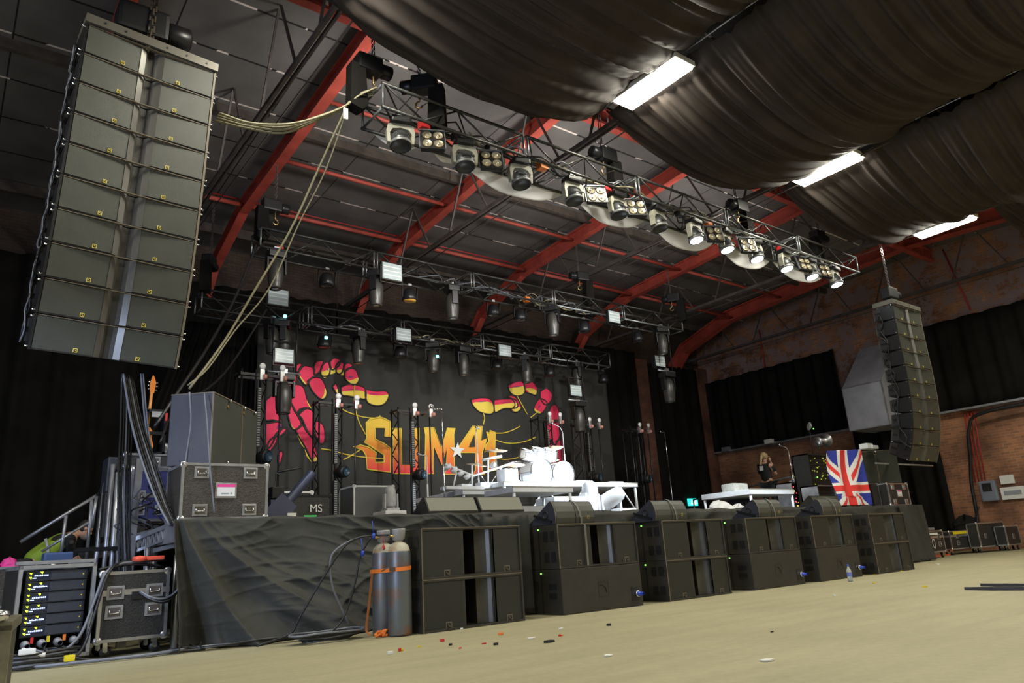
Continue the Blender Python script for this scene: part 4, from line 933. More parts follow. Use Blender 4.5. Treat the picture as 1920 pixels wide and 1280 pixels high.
# ================================================================ flight cases
def flight_case(lab, w, d, h, loc, rz=0, lam=None, lid=.0, latch='recess', wheels=False, label=None, name='flight_case', cols=2, group=None, trim=None, lower=True):
    lam = lam or casep; trim = trim or alu; e_ = .03
    z0 = .13 if wheels else 0
    t = thing(name, lab, 'flight case', loc, rz, group=group)
    MB().box(-w/2+.006, w/2-.006, .006, d-.006, z0+.006, z0+h-.006).build('case_body', lam, t)
    mb = MB(); T = .028
    for x in (-w/2, w/2):
        for y in (0, d): mb.box(min(x, x-math.copysign(T, x)), max(x, x-math.copysign(T, x)), y if y == 0 else y-T, T if y == 0 else y, z0, z0+h)
        for z in (z0, z0+h): mb.box(min(x, x-math.copysign(T, x)), max(x, x-math.copysign(T, x)), 0, d, z if z == z0 else z-T, z+T if z == z0 else z)
    for y in (0, d):
        for z in (z0, z0+h): mb.box(-w/2, w/2, y if y == 0 else y-T, T if y == 0 else y, z if z == z0 else z-T, z+T if z == z0 else z)
    if lid: mb.box(-w/2-.002, w/2+.002, -.004, d+.002, z0+h-lid-.025, z0+h-lid+.025)
    mb.build('edge_extrusion', trim, t)
    for x in (-w/2+.02, w/2-.02):
        for z in (z0+.02, z0+h-.02): MB().lathe([(0, -.012), (.03, -.008), (.038, 0), (.038, .03), (.03, .04)], (x, .01, z), (0, 1, 0), 10).build('ball_corner', trim, t)
    xs_ = [-w/2+w*.22, w/2-w*.22] if cols == 2 else [0]
    zs_ = {'recess': [z0+h*.17, z0+h*.83] if lower else [z0+h*.5], 'latch': [z0+h-lid, z0+h-lid-.17] if lid else [z0+h*.5], 'one': [z0+h*.45], 'none': []}[latch]
    for x in xs_:
        for z in zs_:
            f = MB().box(x-.075, x+.075, -.006, .004, z-.06, z+.06, bev=.004).build('recessed_handle', alud if latch != 'recess' else trim, t)
            MB().box(x-.052, x+.052, -.009, -.005, z-.04, z+.04).build('dish', chrome if latch == 'recess' else steelg, f)
            MB().tube([(x-.04, -.011, z+.02), (x-.04, -.016, z-.012), (x+.04, -.016, z-.012), (x+.04, -.011, z+.02)], .006, 5).build('grip', chrome, f)
    if label:
        a, b, zz = label
        f = MB().box(-.11, .11, -.008, .002, z0+zz-.08, z0+zz+.08, bev=.003).build('label_frame', trim, t)
        MB().box(-.092, .092, -.011, -.008, z0+zz-.06, z0+zz+.064).build('label_card', offw, f)
        MB().box(-.092, .092, -.0125, -.011, z0+zz+.035, z0+zz+.064).build('label_stripe', pink, f)
        MB().bar((.055, -.0125, z0+zz-.03), (.055, -.0115, z0+zz-.03), .010, 10).box(-.05, .03, -.0125, -.011, z0+zz-.038, z0+zz-.026).build('label_print', mat('grey_ink', (.3, .32, .35), .6), f)
    if wheels:
        for x in (-w/2+.09, w/2-.09):
            for y in (.08, d-.08):
                c = MB().prism([(x-.02, .13), (x+.02, .13), (x+.025, .05), (x+.01, .04), (x-.015, .05)], XZ, y-.03, y+.03).build('caster', chrome, t)
                MB().lathe([(0, -.018), (.045, -.018), (.05, -.01), (.05, .01), (.045, .018), (0, .018)], (x+.01, y, .05), (0, 1, 0), 16).build('wheel', cable, c)
    return t
# stage left: case with a speaker cabinet standing on it
flight_case('large brown gripped flight case with a pink striped label on the stage left corner', .90, .62, .585, (2.385, 8.07, SZ+.01), 0, casebrown, label=(0, 0, .30))
def side_cab(lab, loc, rz, w1, w2, d, h, fc=blk):
    t = thing('side_fill_speaker', lab, 'speaker', loc, rz)
    MB().box(0, w1+w2, 0, d, 0, h, bev=.008).build('cabinet', mat('side_fill_paint', (.05, .049, .062), .5, var=.1, scale=3, bump=.2, bscale=150), t)
    MB().box(.015, w1-.012, -.014, .0, .015, h-.02).build('grille', mat('green_black_grille', (.05, .055, .045), .5, bump=.2, bscale=250), t)
    MB().box(w1+.012, w1+w2-.015, -.014, .0, .015, h-.02).build('grille', mat('green_black_grille', (.05, .055, .045), .5), t)
    MB().box(w1-.011, w1+.011, -.018, 0, 0, h).box(0, w1+w2, -.016, d, h-.012, h+.002).box(-.002, .012, -.016, 0, 0, h).build('trim_edge', edge, t)
    mb = MB()
    for x in (w1*.5, w1+.02, w1+w2*.75): mb.lathe([(0, 0), (.02, .0), (.02, .03), (0, .03)], (x, -.02, h-.03), (0, -1, 0), 10)
    mb.lathe([(0, 0), (.02, 0), (.018, .03), (0, .03)], (w1*.5, -.02, .05), (0, -1, 0), 10)
    mb.build('stud_fittings', chrome, t)
    mb = MB().bar((w1*.5-.03, -.015, h-.1), (w1*.5-.03, -.03, h-.1), .018, 10).bar((w1+.02, -.02, h-.09), (w1+.02, -.034, h-.09), .02, 10)
    mb.build('gold_catch', brass, t)
    return t
side_cab('tall dark two door speaker cabinet standing on the stage left flight case', (2.22, 8.15, SZ+.60), math.radians(50), .78, .47, .46, .78)
flight_case('flight case with a pink striped label on the far right stage corner', .95, .6, .50, (17.15, 8.07, SZ+.01), 0, casep, label=(0, 0, .27))
flight_case('plain black flight case beside the far right corner case, under the speaker cabinet', .56, .6, .50, (16.38, 8.26, SZ+.01), 0, casep, latch='none')
side_cab('dark green two door speaker cabinet on the far right stage corner', (16.42, 8.72, SZ+.525), -.50, .68, .56, .40, .76)
tag(MB().box(17.60, 17.65, 8.2, 8.23, SZ+.0, SZ+1.5).build('case_lid_edge', alu), 'upright silver edge of a lid leaning behind the far right speaker cabinet', 'case lid')
tagc([W(383, 738, 'y', 8.12), W(388, 790, 'y', 8.05), W(392, 850, 'y', 8.02), W(397, 910, 'y', 8.02), W(402, 962, 'y', 8.02)], .008, cablegr, 'thin grey cable hanging over the stage left cabinet and case')
tagc([W(355, 735, 'y', 8.3), W(358, 790, 'y', 8.3), W(350, 850, 'y', 8.3), W(340, 930, 'y', 8.3)], .012, cablegr, 'grey cable dropping down the left side of the stage left cabinet')
# cases behind, on stage left
flight_case('white edged flight case behind the confetti cannon', .66, .5, .62, (4.28, 11.1, SZ), 0, casep, latch='none', trim=white)
c = flight_case('black road case marked MS with a green tape strip behind the cannon', .66, .45, .50, (4.3, 10.45, SZ), 0, casep, latch='none', trim=blkm)
text_part('MS', .16, 'stencil_lettering', c, offw, (.08, -.008, .3))
MB().box(-.1, .09, -.012, -.006, .14, .21).build('tape_strip', green, c)
c = flight_case('white lined open flight case with a moving light inside, stage left centre', .80, .6, .82, (6.12, 12.0, SZ), 0, mat('grey_case_lining', (.13, .135, .14), .6), latch='none', trim=white)
MB().box(-.05, .36, -.5, -.02, 0, .34, bev=.02).build('small_white_case', white, c)
MB().box(0.03, .31, -.515, -.5, .04, .24).build('small_case_panel', mat('grey_case_lining', (.13, .135, .14), .6), c)
wmh = mat('pale_fixture_shell', (.5, .5, .52), .35, var=.1, scale=8)
def floor_mover(lab, loc, rz, sc=1., tilt=.0, m=wmh):
    t = thing('floor_moving_light', lab, 'stage light', loc, rz)
    MB().box(-.2, .2, -.18, .18, 0, .16, bev=.03).build('base', m, t)
    for s_ in (-.195, .195): MB().box(s_-.025, s_+.025, -.08, .08, .15, .55, bev=.02).build('yoke_arm', m, t)
    h = MB().lathe([(0, .32), (.08, .31), (.14, .24), (.16, .08), (.165, -.1), (.15, -.22), (.14, -.27), (0, -.265)], (0, 0, .46), (math.sin(tilt), -.5*math.sin(tilt), math.cos(tilt)), 18).build('head', m, t)
    t.scale = (sc,)*3
    return t
floor_mover('moving light standing in the open white lined flight case', (6.3, 11.75, SZ+.30), 0, .62)
# confetti cannon
t = thing('confetti_cannon', 'blue black confetti cannon tube pointing up on the stage edge', 'cannon', (3.28, 8.9, SZ))
MB().bar((.0, 0, .16), (.42, .05, .62), .058, 20, cap=False).bar((.0, 0, .16), (.42, .05, .62), .050, 20, cap=False).build('barrel', mat('blue_black_tube', (.06, .07, .13), .3, .3), t)
MB().prism([(-.2, .02), (.02, -.0), (.16, .2), (-.02, .36), (-.2, .18)], XZ, -.12, -.10).prism([(-.2, .02), (.02, -.0), (.16, .2), (-.02, .36), (-.2, .18)], XZ, .10, .12).box(-.15, .0, -.10, .10, .02, .28).build('bracket', mat('blue_black_plate', (.08, .09, .15), .4, .3), t)
MB().box(-.12, .03, -.05, .09, .30, .44, bev=.01).build('valve_box', blk, t)
MB().box(.04, .15, -.14, -.12, .05, .12).build('sticker', offw, t)
MB().tube(curve([(-.05, 0, .42), (-.06, 0, .6), (-.02, 0, .58)]), .01, 5).bar((-.05, 0, .62), (.25, 0, .68), .014, 6).build('hose', cable, t)
# wedges on stage
def wedge(lab, loc, rz=0, w=.62, m=None, g='stage wedges'):
    t = thing('monitor_wedge', lab, 'speaker', loc, rz, group=g)
    m = m or cabm
    prof = [(0, 0), (-.015, .12), (.09, .31), (.14, .335), (.46, .10), (.48, 0)]
    MB().prism(prof, YZ, -w/2, w/2).build('cabinet', m, t)
    MB().prism([(-.022, .128), (.084, .318), (.09, .31), (-.015, .12)], YZ, -w/2+.015, w/2-.015).build('grille', mat('pale_olive_grille', (.17, .17, .125), .5, bump=.2, bscale=200), t)
    for s in (-1, 1): MB().box(s*w/2-(.004 if s > 0 else .004), s*w/2+.004, .2, .36, .08, .14).build('handle_slot', blk, t)
    return t
wedge('long black monitor wedge at the stage edge, left one of the pair', (5.83, 9.0, SZ+.005), 0, .84)
wedge('long black monitor wedge at the stage edge, right one of the pair', (6.70, 9.0, SZ+.005), 0, .80)
wedge('pale lit monitor wedge behind the right front fills, left one', (W(1560, 950, 'y', 9.0).x, 9.0, SZ), 0, 1.3)
wedge('monitor wedge deeper on the stage beside the white riser', (W(1553, 930, 'y', 10.3).x, 10.3, SZ), 0, 1.1)
# floor lighting towers
def tower(bare=False):
    t = thing('lighting_tower', 'x', 'lighting tower', group='floor lighting towers')
    H = 3.0
    def ladd(xc):
        s = MB(); 
        for y in (-.16, .16): s.bar((xc, y, 0), (xc, y, H), .022, 6)
        o = s.build('ladder_truss', blkm, t); b = MB(); z = .1; k = 1
        while z < H-.25: b.bar((xc, -.16*k, z), (xc, .16*k, z+.26), .012, 4); z += .26; k = -k
        b.build('bracing', blkm, o)
    ladd(-.40); ladd(.12)
    for x in (-.12, .42): MB().bar((x, -.2, 0), (x, -.2, H), .02, 6).build('post', blkm, t)
    MB().box(-.44, .46, -.21, -.17, H-.12, H-.07).box(-.44, .46, .14, .18, H-.1, H-.05).box(-.44, -.40, -.2, .16, H-.1, H-.06).box(.40, .44, -.2, .16, H-.1, H-.06).build('top_frame', blkm, t)
    for x in (-.0, .44):
        c = MB().box(x-.05, x+.05, -.26, -.18, H-.2, H+.0, bev=.01).build('caster_bracket', alu, t)
        MB().lathe([(0, -.025), (.06, -.025), (.065, 0), (.06, .025), (0, .025)], (x, -.24, H+.06), (0, 1, 0), 14).build('wheel', white, c)
        MB().lathe([(0, -.03), (.05, -.03), (.05, .03), (0, .03)], (x+.05, -.27, H-.14), (1, 0, 0), 12).build('red_knob', mat('pale_red_knob', (.6, .25, .2), .5), c)
    for z0 in ((.1, 1.25), (1.6, 2.7)):
        MB().box(-.03, .06, -.1, -.02, *z0).build('led_batten', blk, t)
        mb = MB(); z = z0[0]+.03
        while z < z0[1]-.03: mb.box(-.015, .045, -.108, -.1, z, z+.022); z += .045
        mb.build('led_row', mat('led_lens_grey', (.30, .31, .32), .3), t)
    h = MB().lathe([(0, .16), (.1, .15), (.13, .02), (.13, -.12), (.10, -.14), (0, -.13)], (.12, -.15, 1.42), (-.3, 1, 0), 16).build('moving_head', blk, t)
    MB().lathe([(0, 0), (.09, 0), (.095, -.015)], (.165, -.3, 1.42), (-.3, 1, 0), 16).build('lens', mat('blue_glass', (.03, .06, .09), .15), h)
    return t
tw = tower()
for k, (px, lb) in enumerate(((625, 'in front of the left painted hand, second from the left'), (770, 'between the letters of the band name'), (1025, 'behind the drum kit, in front of the right painted hand'), (1100, 'just right of the banner'), (1194, 'farthest right'), (478, 'farthest left, half hidden behind the speaker cabinet'))):
    y = 15.0 if k < 5 else 13.2
    x = W(px, 850, 'y', y).x; L = 'black floor lighting tower '+lb
    o = tw if k == 0 else dup(tw, L, (0, 0, 0)); o['label'] = L; o.location = (x, y, SZ); o.scale.z = (1, .98, 1.0, .98, .97, 1.0)[k]
    if k > 1: o.scale.x = .85
# ================================================================ drum riser and kit
whs = mat('white_riser_paint', (.75, .77, .8), .5, var=.05)
def deck_table(lab, x0, x1, y0, y1, z1, z0=SZ, m=whs, name='riser_table', tk=.09, brace=False):
    t = thing(name, lab, 'riser')
    MB().box(x0, x1, y0, y1, z1-tk, z1, bev=.008).build('deck', m, t)
    MB().box(x0-.004, x1+.004, y0-.004, y0+.02, z1-.02, z1+.003).build('deck_edge', mat('grey_deck_edge', (.35, .33, .28), .5), t)
    for x in (x0+.05, x1-.05):
        for y in (y0+.05, y1-.05): MB().bar((x, y, z0), (x, y, z1-tk), .032, 8).build('leg', m, t)
    if brace:
        mb = MB(); n = int((x1-x0)/.5); st_ = (x1-x0)/n
        for i in range(n):
            a = x0+st_*i; mb.bar((a, y0+.03, z0+.15 if i % 2 else z1-tk), (a+st_, y0+.03, z1-tk if i % 2 else z0+.15), .018, 6)
        mb.bar((x0, y0+.03, z0+.15), (x1, y0+.03, z0+.15), .022, 6); mb.build('bracing', m, t)
    return t
deck_table('white drum riser with open lattice front under the drum kit', 9.0, 12.9, 12.0, 14.4, 2.12, brace=True)
deck_table('low white riser carrying the percussion rack left of the drums', 8.0, 8.95, 12.0, 13.8, 1.95)
deck_table('white table shaped riser in front of the drum kit', 8.15, 9.6, 10.6, 11.5, 1.86, tk=.10)
for k, (x0, x1, y0, y1, h, lb) in enumerate(((8.3, 9.5, 11.0, 11.4, .35, 'white covered equipment under the front riser'), (9.7, 10.7, 11.3, 11.9, .55, 'white case beside the drum riser'), (9.9, 10.5, 10.9, 11.2, .25, 'low white box beside the front riser'))):
    tag(MB().box(x0, x1, y0, y1, SZ, SZ+h, bev=.03).build('white_equipment_box', whs), lb, 'box')
floor_mover('white floor moving light right of the drum riser, head hanging upright', (W(1105, 930, 'y', 11.6).x, 11.6, SZ), .2, 1.15, .1, wmh)
floor_mover('white floor moving light right of the drum riser, head tilted over', (W(1143, 930, 'y', 11.6).x, 11.6, SZ), -.3, 1.1, 1.0, wmh)
tag(MB().box(-.25, .25, 0, .3, 0, .3, bev=.02).box(-.19, .19, -.01, 0, .05, .25, 1).build('small_white_case', [whs, blk]), 'small white edged case at the right end of the drum riser', 'case').location = (W(1178, 950, 'y', 11.3).x, 11.3, SZ)
MB_ = MB
def drum(par, name, c, ax, r, L, n=24):
    c = Vector(c); ax = Vector(ax).normalized()
    d = MB().lathe([(r, -L/2), (r, L/2)], c, ax, n).build(name, mat('drum_shell_white', (.8, .8, .82), .3), par)
    MB().lathe([(0, L/2), (r*.97, L/2+.004)], c, ax, n).build('drum_head', mat('drum_head_film', (.85, .85, .83), .4), d)
    MB().lathe([(0, -L/2), (r*.97, -L/2-.004)], c, ax, n).build('drum_head', mat('drum_head_film', (.85, .85, .83), .4), d)
    mb = MB()
    for s in (-1, 1): mb.lathe([(r, s*L/2-.02), (r+.016, s*L/2-.02), (r+.016, s*L/2+.016), (r-.01, s*L/2+.016)], c, ax, n)
    u, v = frame_of(ax)
    for i in range(8):
        a = 2*PI*i/8; o = c+(r+.02)*(math.cos(a)*u+math.sin(a)*v); mb.bar(o-ax*(L/2-.02), o+ax*(L/2-.02), .006, 4)
    mb.build('rims_and_lugs', chrome, d)
t = thing('drum_kit', 'brightly lit white drum kit on the riser', 'drum kit', (10.75, 13.0, 2.12))
drum(t, 'bass_drum', (-.15, -.1, .30), (0, 1, 0), .30, .42); drum(t, 'bass_drum', (.62, .0, .28), (.15, 1, 0), .28, .42)
for c, ax, r, L in (((-.35, -.05, .72), (.1, -.4, 1), .15, .2), ((-.02, -.05, .76), (0, -.4, 1), .16, .22), ((.32, -.05, .74), (-.1, -.4, 1), .17, .24)): drum(t, 'tom', c, ax, r, L)
drum(t, 'floor_tom', (.75, .35, .4), (0, -.1, 1), .2, .35); drum(t, 'snare_drum', (-.3, .4, .55), (0, -.1, 1), .18, .14)
def cymbal(px, py, y, r, tilt, lab, base=None, boom=False):
    p = W(px, py, 'y', y); z0 = base if base is not None else 2.12
    t = thing('cymbal_stand', lab, 'cymbal', (p.x, y, z0), group='cymbals')
    h = p.z-z0
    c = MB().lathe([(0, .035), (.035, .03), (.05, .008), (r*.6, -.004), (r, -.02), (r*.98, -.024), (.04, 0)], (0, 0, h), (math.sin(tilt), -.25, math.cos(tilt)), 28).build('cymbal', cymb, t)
    MB().bar((0, 0, h*.45), (0, 0, h+.05), .009, 8).bar((0, .0, .12), (0, 0, h*.5), .014, 8).build('stand_rod', chrome, t)
    for a in range(3): MB().bar((0, 0, .3), (.25*math.cos(a*2.1), .25*math.sin(a*2.1), 0.01), .010, 6).build('tripod_leg', chrome, t)
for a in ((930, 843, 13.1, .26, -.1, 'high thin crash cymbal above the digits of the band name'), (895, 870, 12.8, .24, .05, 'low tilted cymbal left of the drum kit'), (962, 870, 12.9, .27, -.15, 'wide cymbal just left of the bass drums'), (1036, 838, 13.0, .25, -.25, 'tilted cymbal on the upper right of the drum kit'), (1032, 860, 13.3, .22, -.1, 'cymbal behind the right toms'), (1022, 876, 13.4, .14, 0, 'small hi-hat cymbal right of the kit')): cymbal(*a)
def mic_stand(lab, px, ptop, y, z0=SZ, boom=None, m=chrome, ball=True, name='microphone_stand', pxm=None):
    p = W(px, ptop, 'y', y); t = thing(name, lab, 'microphone stand', (p.x, y, z0)); h = p.z-z0
    MB().bar((0, 0, .02), (0, 0, h*.62), .016, 8).bar((0, 0, h*.6), (0, 0, h), .011, 8).build('pole', m, t)
    MB().lathe([(0, 0), (.13, .0), (.13, .015), (.02, .03), (0, .03)], n=18).build('base', blkm, t)
    if boom:
        q = Vector((boom[0], 0, h+boom[1])); MB().tube(curve([(0, 0, h-.05), (0, 0, h+.01), (boom[0]*.3, 0, h+boom[1]*.6+.02), q], 4), .009, 6).build('boom_arm', m, t)
    else: q = Vector((0, 0, h))
    MB().bar(q, q+Vector((-.12, -.08, .01)), .014, 8, r2=.02).build('microphone', m, t)
    MB().lathe([(0, -.03), (.025, -.015), (.03, 0), (.025, .018), (0, .028)], q+Vector((-.14, -.095, .012)), (1, 0, 0), 12).build('microphone_grille', chrome, t)
    return t
mic_stand('straight microphone stand right of the second tower, with an angled arm', 828, 768, 10.5, boom=(-.12, .0))
mic_stand('short white microphone stand left of the percussion rack', 800, 856, 11.5, boom=(-.1, .02), m=whs)
mic_stand('bright microphone stand beside the small cymbals left of the drums', 893, 805, 12.6, 1.95, boom=(.08, .02), m=whs)
mic_stand('overhead boom microphone on the right of the drum kit', 1055, 812, 13.2, 2.12, boom=(-.25, .2), m=whs)
mic_stand('tall lone microphone stand in front of the back curtain', 1246, 812, 14.8, boom=(-.15, .01), m=chrome)
mic_stand('curved microphone stand in front of the stage hand', 1478, 845, 10.8, boom=(-.35, .12), m=alu)
# percussion pads and rack left of the kit, drawn against the white risers
t = thing('percussion_rack', 'white percussion rack with angled pads left of the drum kit', 'percussion', (8.7, 12.5, 1.95))
def pl(px, py, y=12.5): q = W(px, py, 'y', y); return q-Vector((8.7, 12.5, 1.95))
MB().tube([pl(835, 870), pl(888, 892), pl(925, 880), pl(962, 868)], .022, 8).bar(pl(850, 912), pl(856, 885), .02, 6).bar(pl(885, 915), pl(885, 872), .02, 6).bar(pl(915, 915), pl(915, 862), .02, 6).bar(pl(940, 912), pl(938, 875), .02, 6).bar(pl(905, 862), pl(940, 855), .03, 8).build('rack_tubes', whs, t)
for k, (a, b, r) in enumerate((((838, 872), (842, 878), .08), ((850, 878), (854, 884), .08), ((862, 884), (866, 890), .07), ((874, 890), (878, 896), .07), ((922, 870), (926, 874), .08))):
    MB().bar(pl(*a), pl(*b), r, 16, r2=r*.9).build('drum_pad', whs, t)
for (a, b) in (((905, 905), .12), ((925, 903), .1), ((870, 908), .12)): MB().box(-.12, .12, -.1, .1, 0, b).build('electronics_box', whs, t).location = pl(*a)-Vector((0, 0, .12))
MB().box(-.55, .35, -.12, .12, 0, .06, bev=.01).build('keyboard_base', whs, t).location = pl(875, 918, 12.3)
for k, (px, py, w_, h_) in enumerate(((955, 905, .35, .30), (1000, 880, .30, .2), (1090, 892, .5, .07), (1150, 893, .45, .06))):
    p = W(px, py, 'y', 12.4); tag(MB().box(p.x-w_/2, p.x+w_/2, 12.3, 12.6, 2.125, 2.125+h_, bev=.02).build('equipment_box', whs), 'white equipment box on the drum riser, %s from the left' % ORD[k], 'box', 'white boxes on the drum riser')
# ================================================================ stage right
deck_table('white table shaped riser in front of the stage hand at stage right', 14.65, 16.4, 10.2, 11.6, 1.80, tk=.12)
def towel(lab, px, py, y, w_, h_, m=whs, seed=1):
    p = W(px, py, 'y', y)
    def f(u, v):
        a = 2*PI*u; r = w_*(1-v**2)**.5*(.8+.3*noise.noise(Vector((math.cos(a)*2, math.sin(a)*2, v*3+seed))))
        return (p.x+r*math.cos(a), y+r*.6*math.sin(a), SZ+h_*v*(1+.5*noise.noise(Vector((math.cos(a)*1.5+seed, math.sin(a)*1.5, v)))))
    return tag(MB().grid(28, 10, f).build('crumpled_towel', m), lab, 'towel')
towel('heap of white cloth on the stage edge, left pile', 1350, 945, 9.0, .45, .20, seed=2)
towel('heap of white cloth on the stage edge, right pile', 1385, 948, 9.0, .30, .14, seed=7)
tag(MB().box(-.3, .3, -.2, .2, 0, .42, bev=.08).build('covered_equipment', mat('grey_cover', (.4, .4, .36), .8, var=.2)), 'grey covered equipment left of the stage right riser', 'equipment').location = (W(1380, 930, 'y', 11.5).x, 11.5, SZ+.45)
tag(MB().box(-.5, .45, -.3, .3, 0, .45, bev=.02).build('black_equipment_case', blk), 'black case under the grey covered equipment', 'case').location = (W(1383, 930, 'y', 11.5).x, 11.5, SZ)
# guard rail at the right side of the stage
t = thing('guard_rail', 'pale metal guard rail along the far right side of the stage', 'railing')
p0 = W(1300, 937, 'y', 17.0); p1 = W(1520, 885, 'y', 11.0)
pp = [p0.lerp(p1, i/3) for i in range(4)]
MB().bar(p0, p1, .025, 8).build('handrail', alud, t)
for q in pp: MB().bar((q.x, q.y, SZ), q, .025, 8).build('post', alud, t)
# racks
def rack(lab, px0, px1, py, y, h, d=.45, dots=(), z0=SZ, fcol=casep, mixer=False):
    a = W(px0, py, 'y', y).x; b = W(px1, py, 'y', y).x
    t = thing('equipment_rack', lab, 'rack', ((a+b)/2, y, z0)); w = b-a
    mb = MB().box(-w/2, w/2, 0, d, 0, .03).box(-w/2, w/2, 0, d, h-.03, h).box(-w/2, -w/2+.03, 0, d, 0, h).box(w/2-.03, w/2, 0, d, 0, h).box(-w/2, w/2, d-.03, d, 0, h)
    mb.build('case_shell', fcol, t)
    MB().box(-w/2+.03, w/2-.03, .06, d-.03, .03, h-.03).build('rack_units', blk, t)
    mb = MB()
    for i in range(1, int(h/.09)): mb.box(-w/2+.03, w/2-.03, .05, .06, i*.09-.004, i*.09+.004)
    mb.build('unit_gaps', blkm, t)
    rnd = random.Random(px0)
    for m_, n in dots:
        mb = MB()
        for i in range(n):
            x = rnd.uniform(-w*.42, w*.42); z = rnd.uniform(.1, h-.08); s = rnd.uniform(.006, .014); mb.box(x-s, x+s, .035, .05, z-s, z+s)
        o = mb.build('indicator_lights', m_, t); o['kind'] = 'stuff'
    return t
rack('low rack of electronics with red and yellow lights behind the stage hand', 1482, 1522, 900, 10.6, .82, dots=((ledr, 14), (mat('yellow_small', (.7, .6, .1), .4, emit=(1, .8, .1), es=1.5), 10)), fcol=alud)
rack('tall black communications rack with yellow green lights behind the flag', 1522, 1572, 900, 10.0, 1.45, dots=((mat('olive_small', (.3, .35, .05), .4, emit=(.5, .6, .05), es=.6), 60), (ledg, 5)))
rack('silver edged rack below the tall rack beside the flag', 1530, 1566, 900, 9.5, .62, fcol=alud)
p = W(1512, 885, 'y', 10.6)
tag(MB().box(-.25, .25, 0, .3, 0, .07, bev=.02).box(-.2, .1, .05, .25, .07, .11).build('audio_mixer', mat('pale_mixer', (.5, .5, .5), .5)), 'small pale mixer on top of the low rack', 'mixer').location = (p.x-.15, 10.6, SZ+.82)
t = thing('task_lamp', 'small lit desk lamp with a bright white head behind the stage hand', 'lamp', (W(1487, 890, 'y', 10.6).x, 10.65, SZ+.82))
q = W(1496, 869, 'y', 10.6)-Vector(t.location)
MB().tube(curve([(0, 0, 0), (.0, 0, q.z*.7), (q.x*.6, 0, q.z*1.05), (q.x, 0, q.z)]), .008, 6).build('gooseneck', blkm, t)
MB().lathe([(0, .03), (.05, .02), (.085, -.02), (0, -.015)], q, (.2, -.3, 1), 16).build('lamp_head', lit, t)
tag(MB().tube(curve([W(1489, 895, 'y', 10.5), W(1491, 888, 'y', 10.5), W(1500, 899, 'y', 10.5), W(1506, 904, 'y', 10.5)]), .02, 6).build('yellow_strap', yel), 'yellow strap hanging on the low rack', 'strap')
# fan / reel on a stand and work lamp
t = thing('cable_reel', 'silver reel mounted on a stand above the communications rack', 'reel', (W(1548, 905, 'y', 10.2).x, 10.35, SZ+1.45))
c = W(1552, 825, 'y', 10.2)-Vector(t.location); c.y = 0
MB().lathe([(0, -.2), (.13, -.2), (.13, -.18), (.075, -.17), (.075, .14), (.17, .16), (.17, .19), (0, .19)], c, (1, -.15, .12), 22).build('drum_and_flanges', alu, t)
MB().bar((0, 0, 0), (c.x-.1, 0, c.z-.1), .014, 6).build('stand', blkm, t)
t = thing('desk_fan', 'small round clip fan with green lights above the reel', 'fan', (W(1533, 845, 'y', 10.2).x, 10.35, SZ+1.45))
c = W(1527, 797, 'y', 10.2)-Vector(t.location); c.y = 0
MB().tube([(0, 0, 0), (.02, 0, c.z*.5), c], .012, 6).build('stand', blkm, t)
MB().lathe([(0, .04), (.07, .03), (.11, 0), (.07, -.03), (0, -.04)], c, (.9, -.5, -.2), 18).build('fan_head', mat('clear_grey', (.25, .27, .24), .3), t)
MB().lathe([(0, .02), (.02, 0), (0, -.02)], c+Vector((.1, -.05, -.07)), n=8).build('green_light', ledg, t)
# flag
def flagmat():
    m = bpy.data.materials.new('union_flag_print'); return m
fb = mat('flag_blue', (.02, .035, .33), .8); fwh = mat('flag_white', (.75, .74, .74), .8); fr_ = mat('flag_red', (.72, .035, .03), .8)
t = thing('union_flag', 'red white and blue flag hanging sideways beside the stage right speaker cabinet', 'flag')
q00, q10, q01, q11 = [W(*p, 'y', 8.10) for p in ((1550, 845), (1617, 842), (1572, 948), (1634, 946))]
def ffn(u, v):   # flag hangs rotated a quarter turn: u across, v downwards; the left edge is gathered in
    u2 = u**1.25 if v < .85 else u
    p = q00.lerp(q10, u).lerp(q01.lerp(q11, u2), v)
    return Vector((p.x, p.y+.03*math.sin(u*14+v*3)+.05*math.sin(v*5)*(1-u), p.z))
mb = MB(); NU, NV = 60, 100
g = [[mb.bm.verts.new(ffn(i/NU, j/NV)) for i in range(NU+1)] for j in range(NV+1)]
for j in range(NV):
    for i in range(NU):
        u = (i+.5)/NU; v = (j+.5)/NV; X = u*1.0; Y = v*1.7   # the hoist is off to the left: cross at u=.42
        cx, cy = .42, 1.18
        dx, dy = X-cx, Y-cy
        m_ = 0
        if abs(dx) < .10 or abs(dy) < .10: m_ = 2
        elif abs(dx) < .17 or abs(dy) < .17: m_ = 1
        else:
            s_ = 2.0 if dy < 0 else 1.5
            for sg in (-1, 1):
                dd = abs(dx - sg*dy/s_)/math.sqrt(1+1/s_**2)
                off = (dx - sg*dy/s_)
                if dd < .03 or (0 < off < .07 and dd < .06): m_ = max(m_, 2)
                elif dd < .13: m_ = max(m_, 1)
        mb._f([g[j][i], g[j][i+1], g[j+1][i+1], g[j+1][i]], m_, True)
mb.build('flag_cloth', [fb, fwh, fr_], t, solid=.003)
tag(MB().box(-.16, .1, -.1, .1, 0, .12, bev=.02).box(.02, .3, -.12, .1, 0, .08, bev=.02).build('paper_cups_and_towel', whs), 'crumpled white packet lying on top of the far right speaker cabinet', 'packet').location = (W(1625, 835, 'y', 8.3).x, 8.3, SZ+1.29)
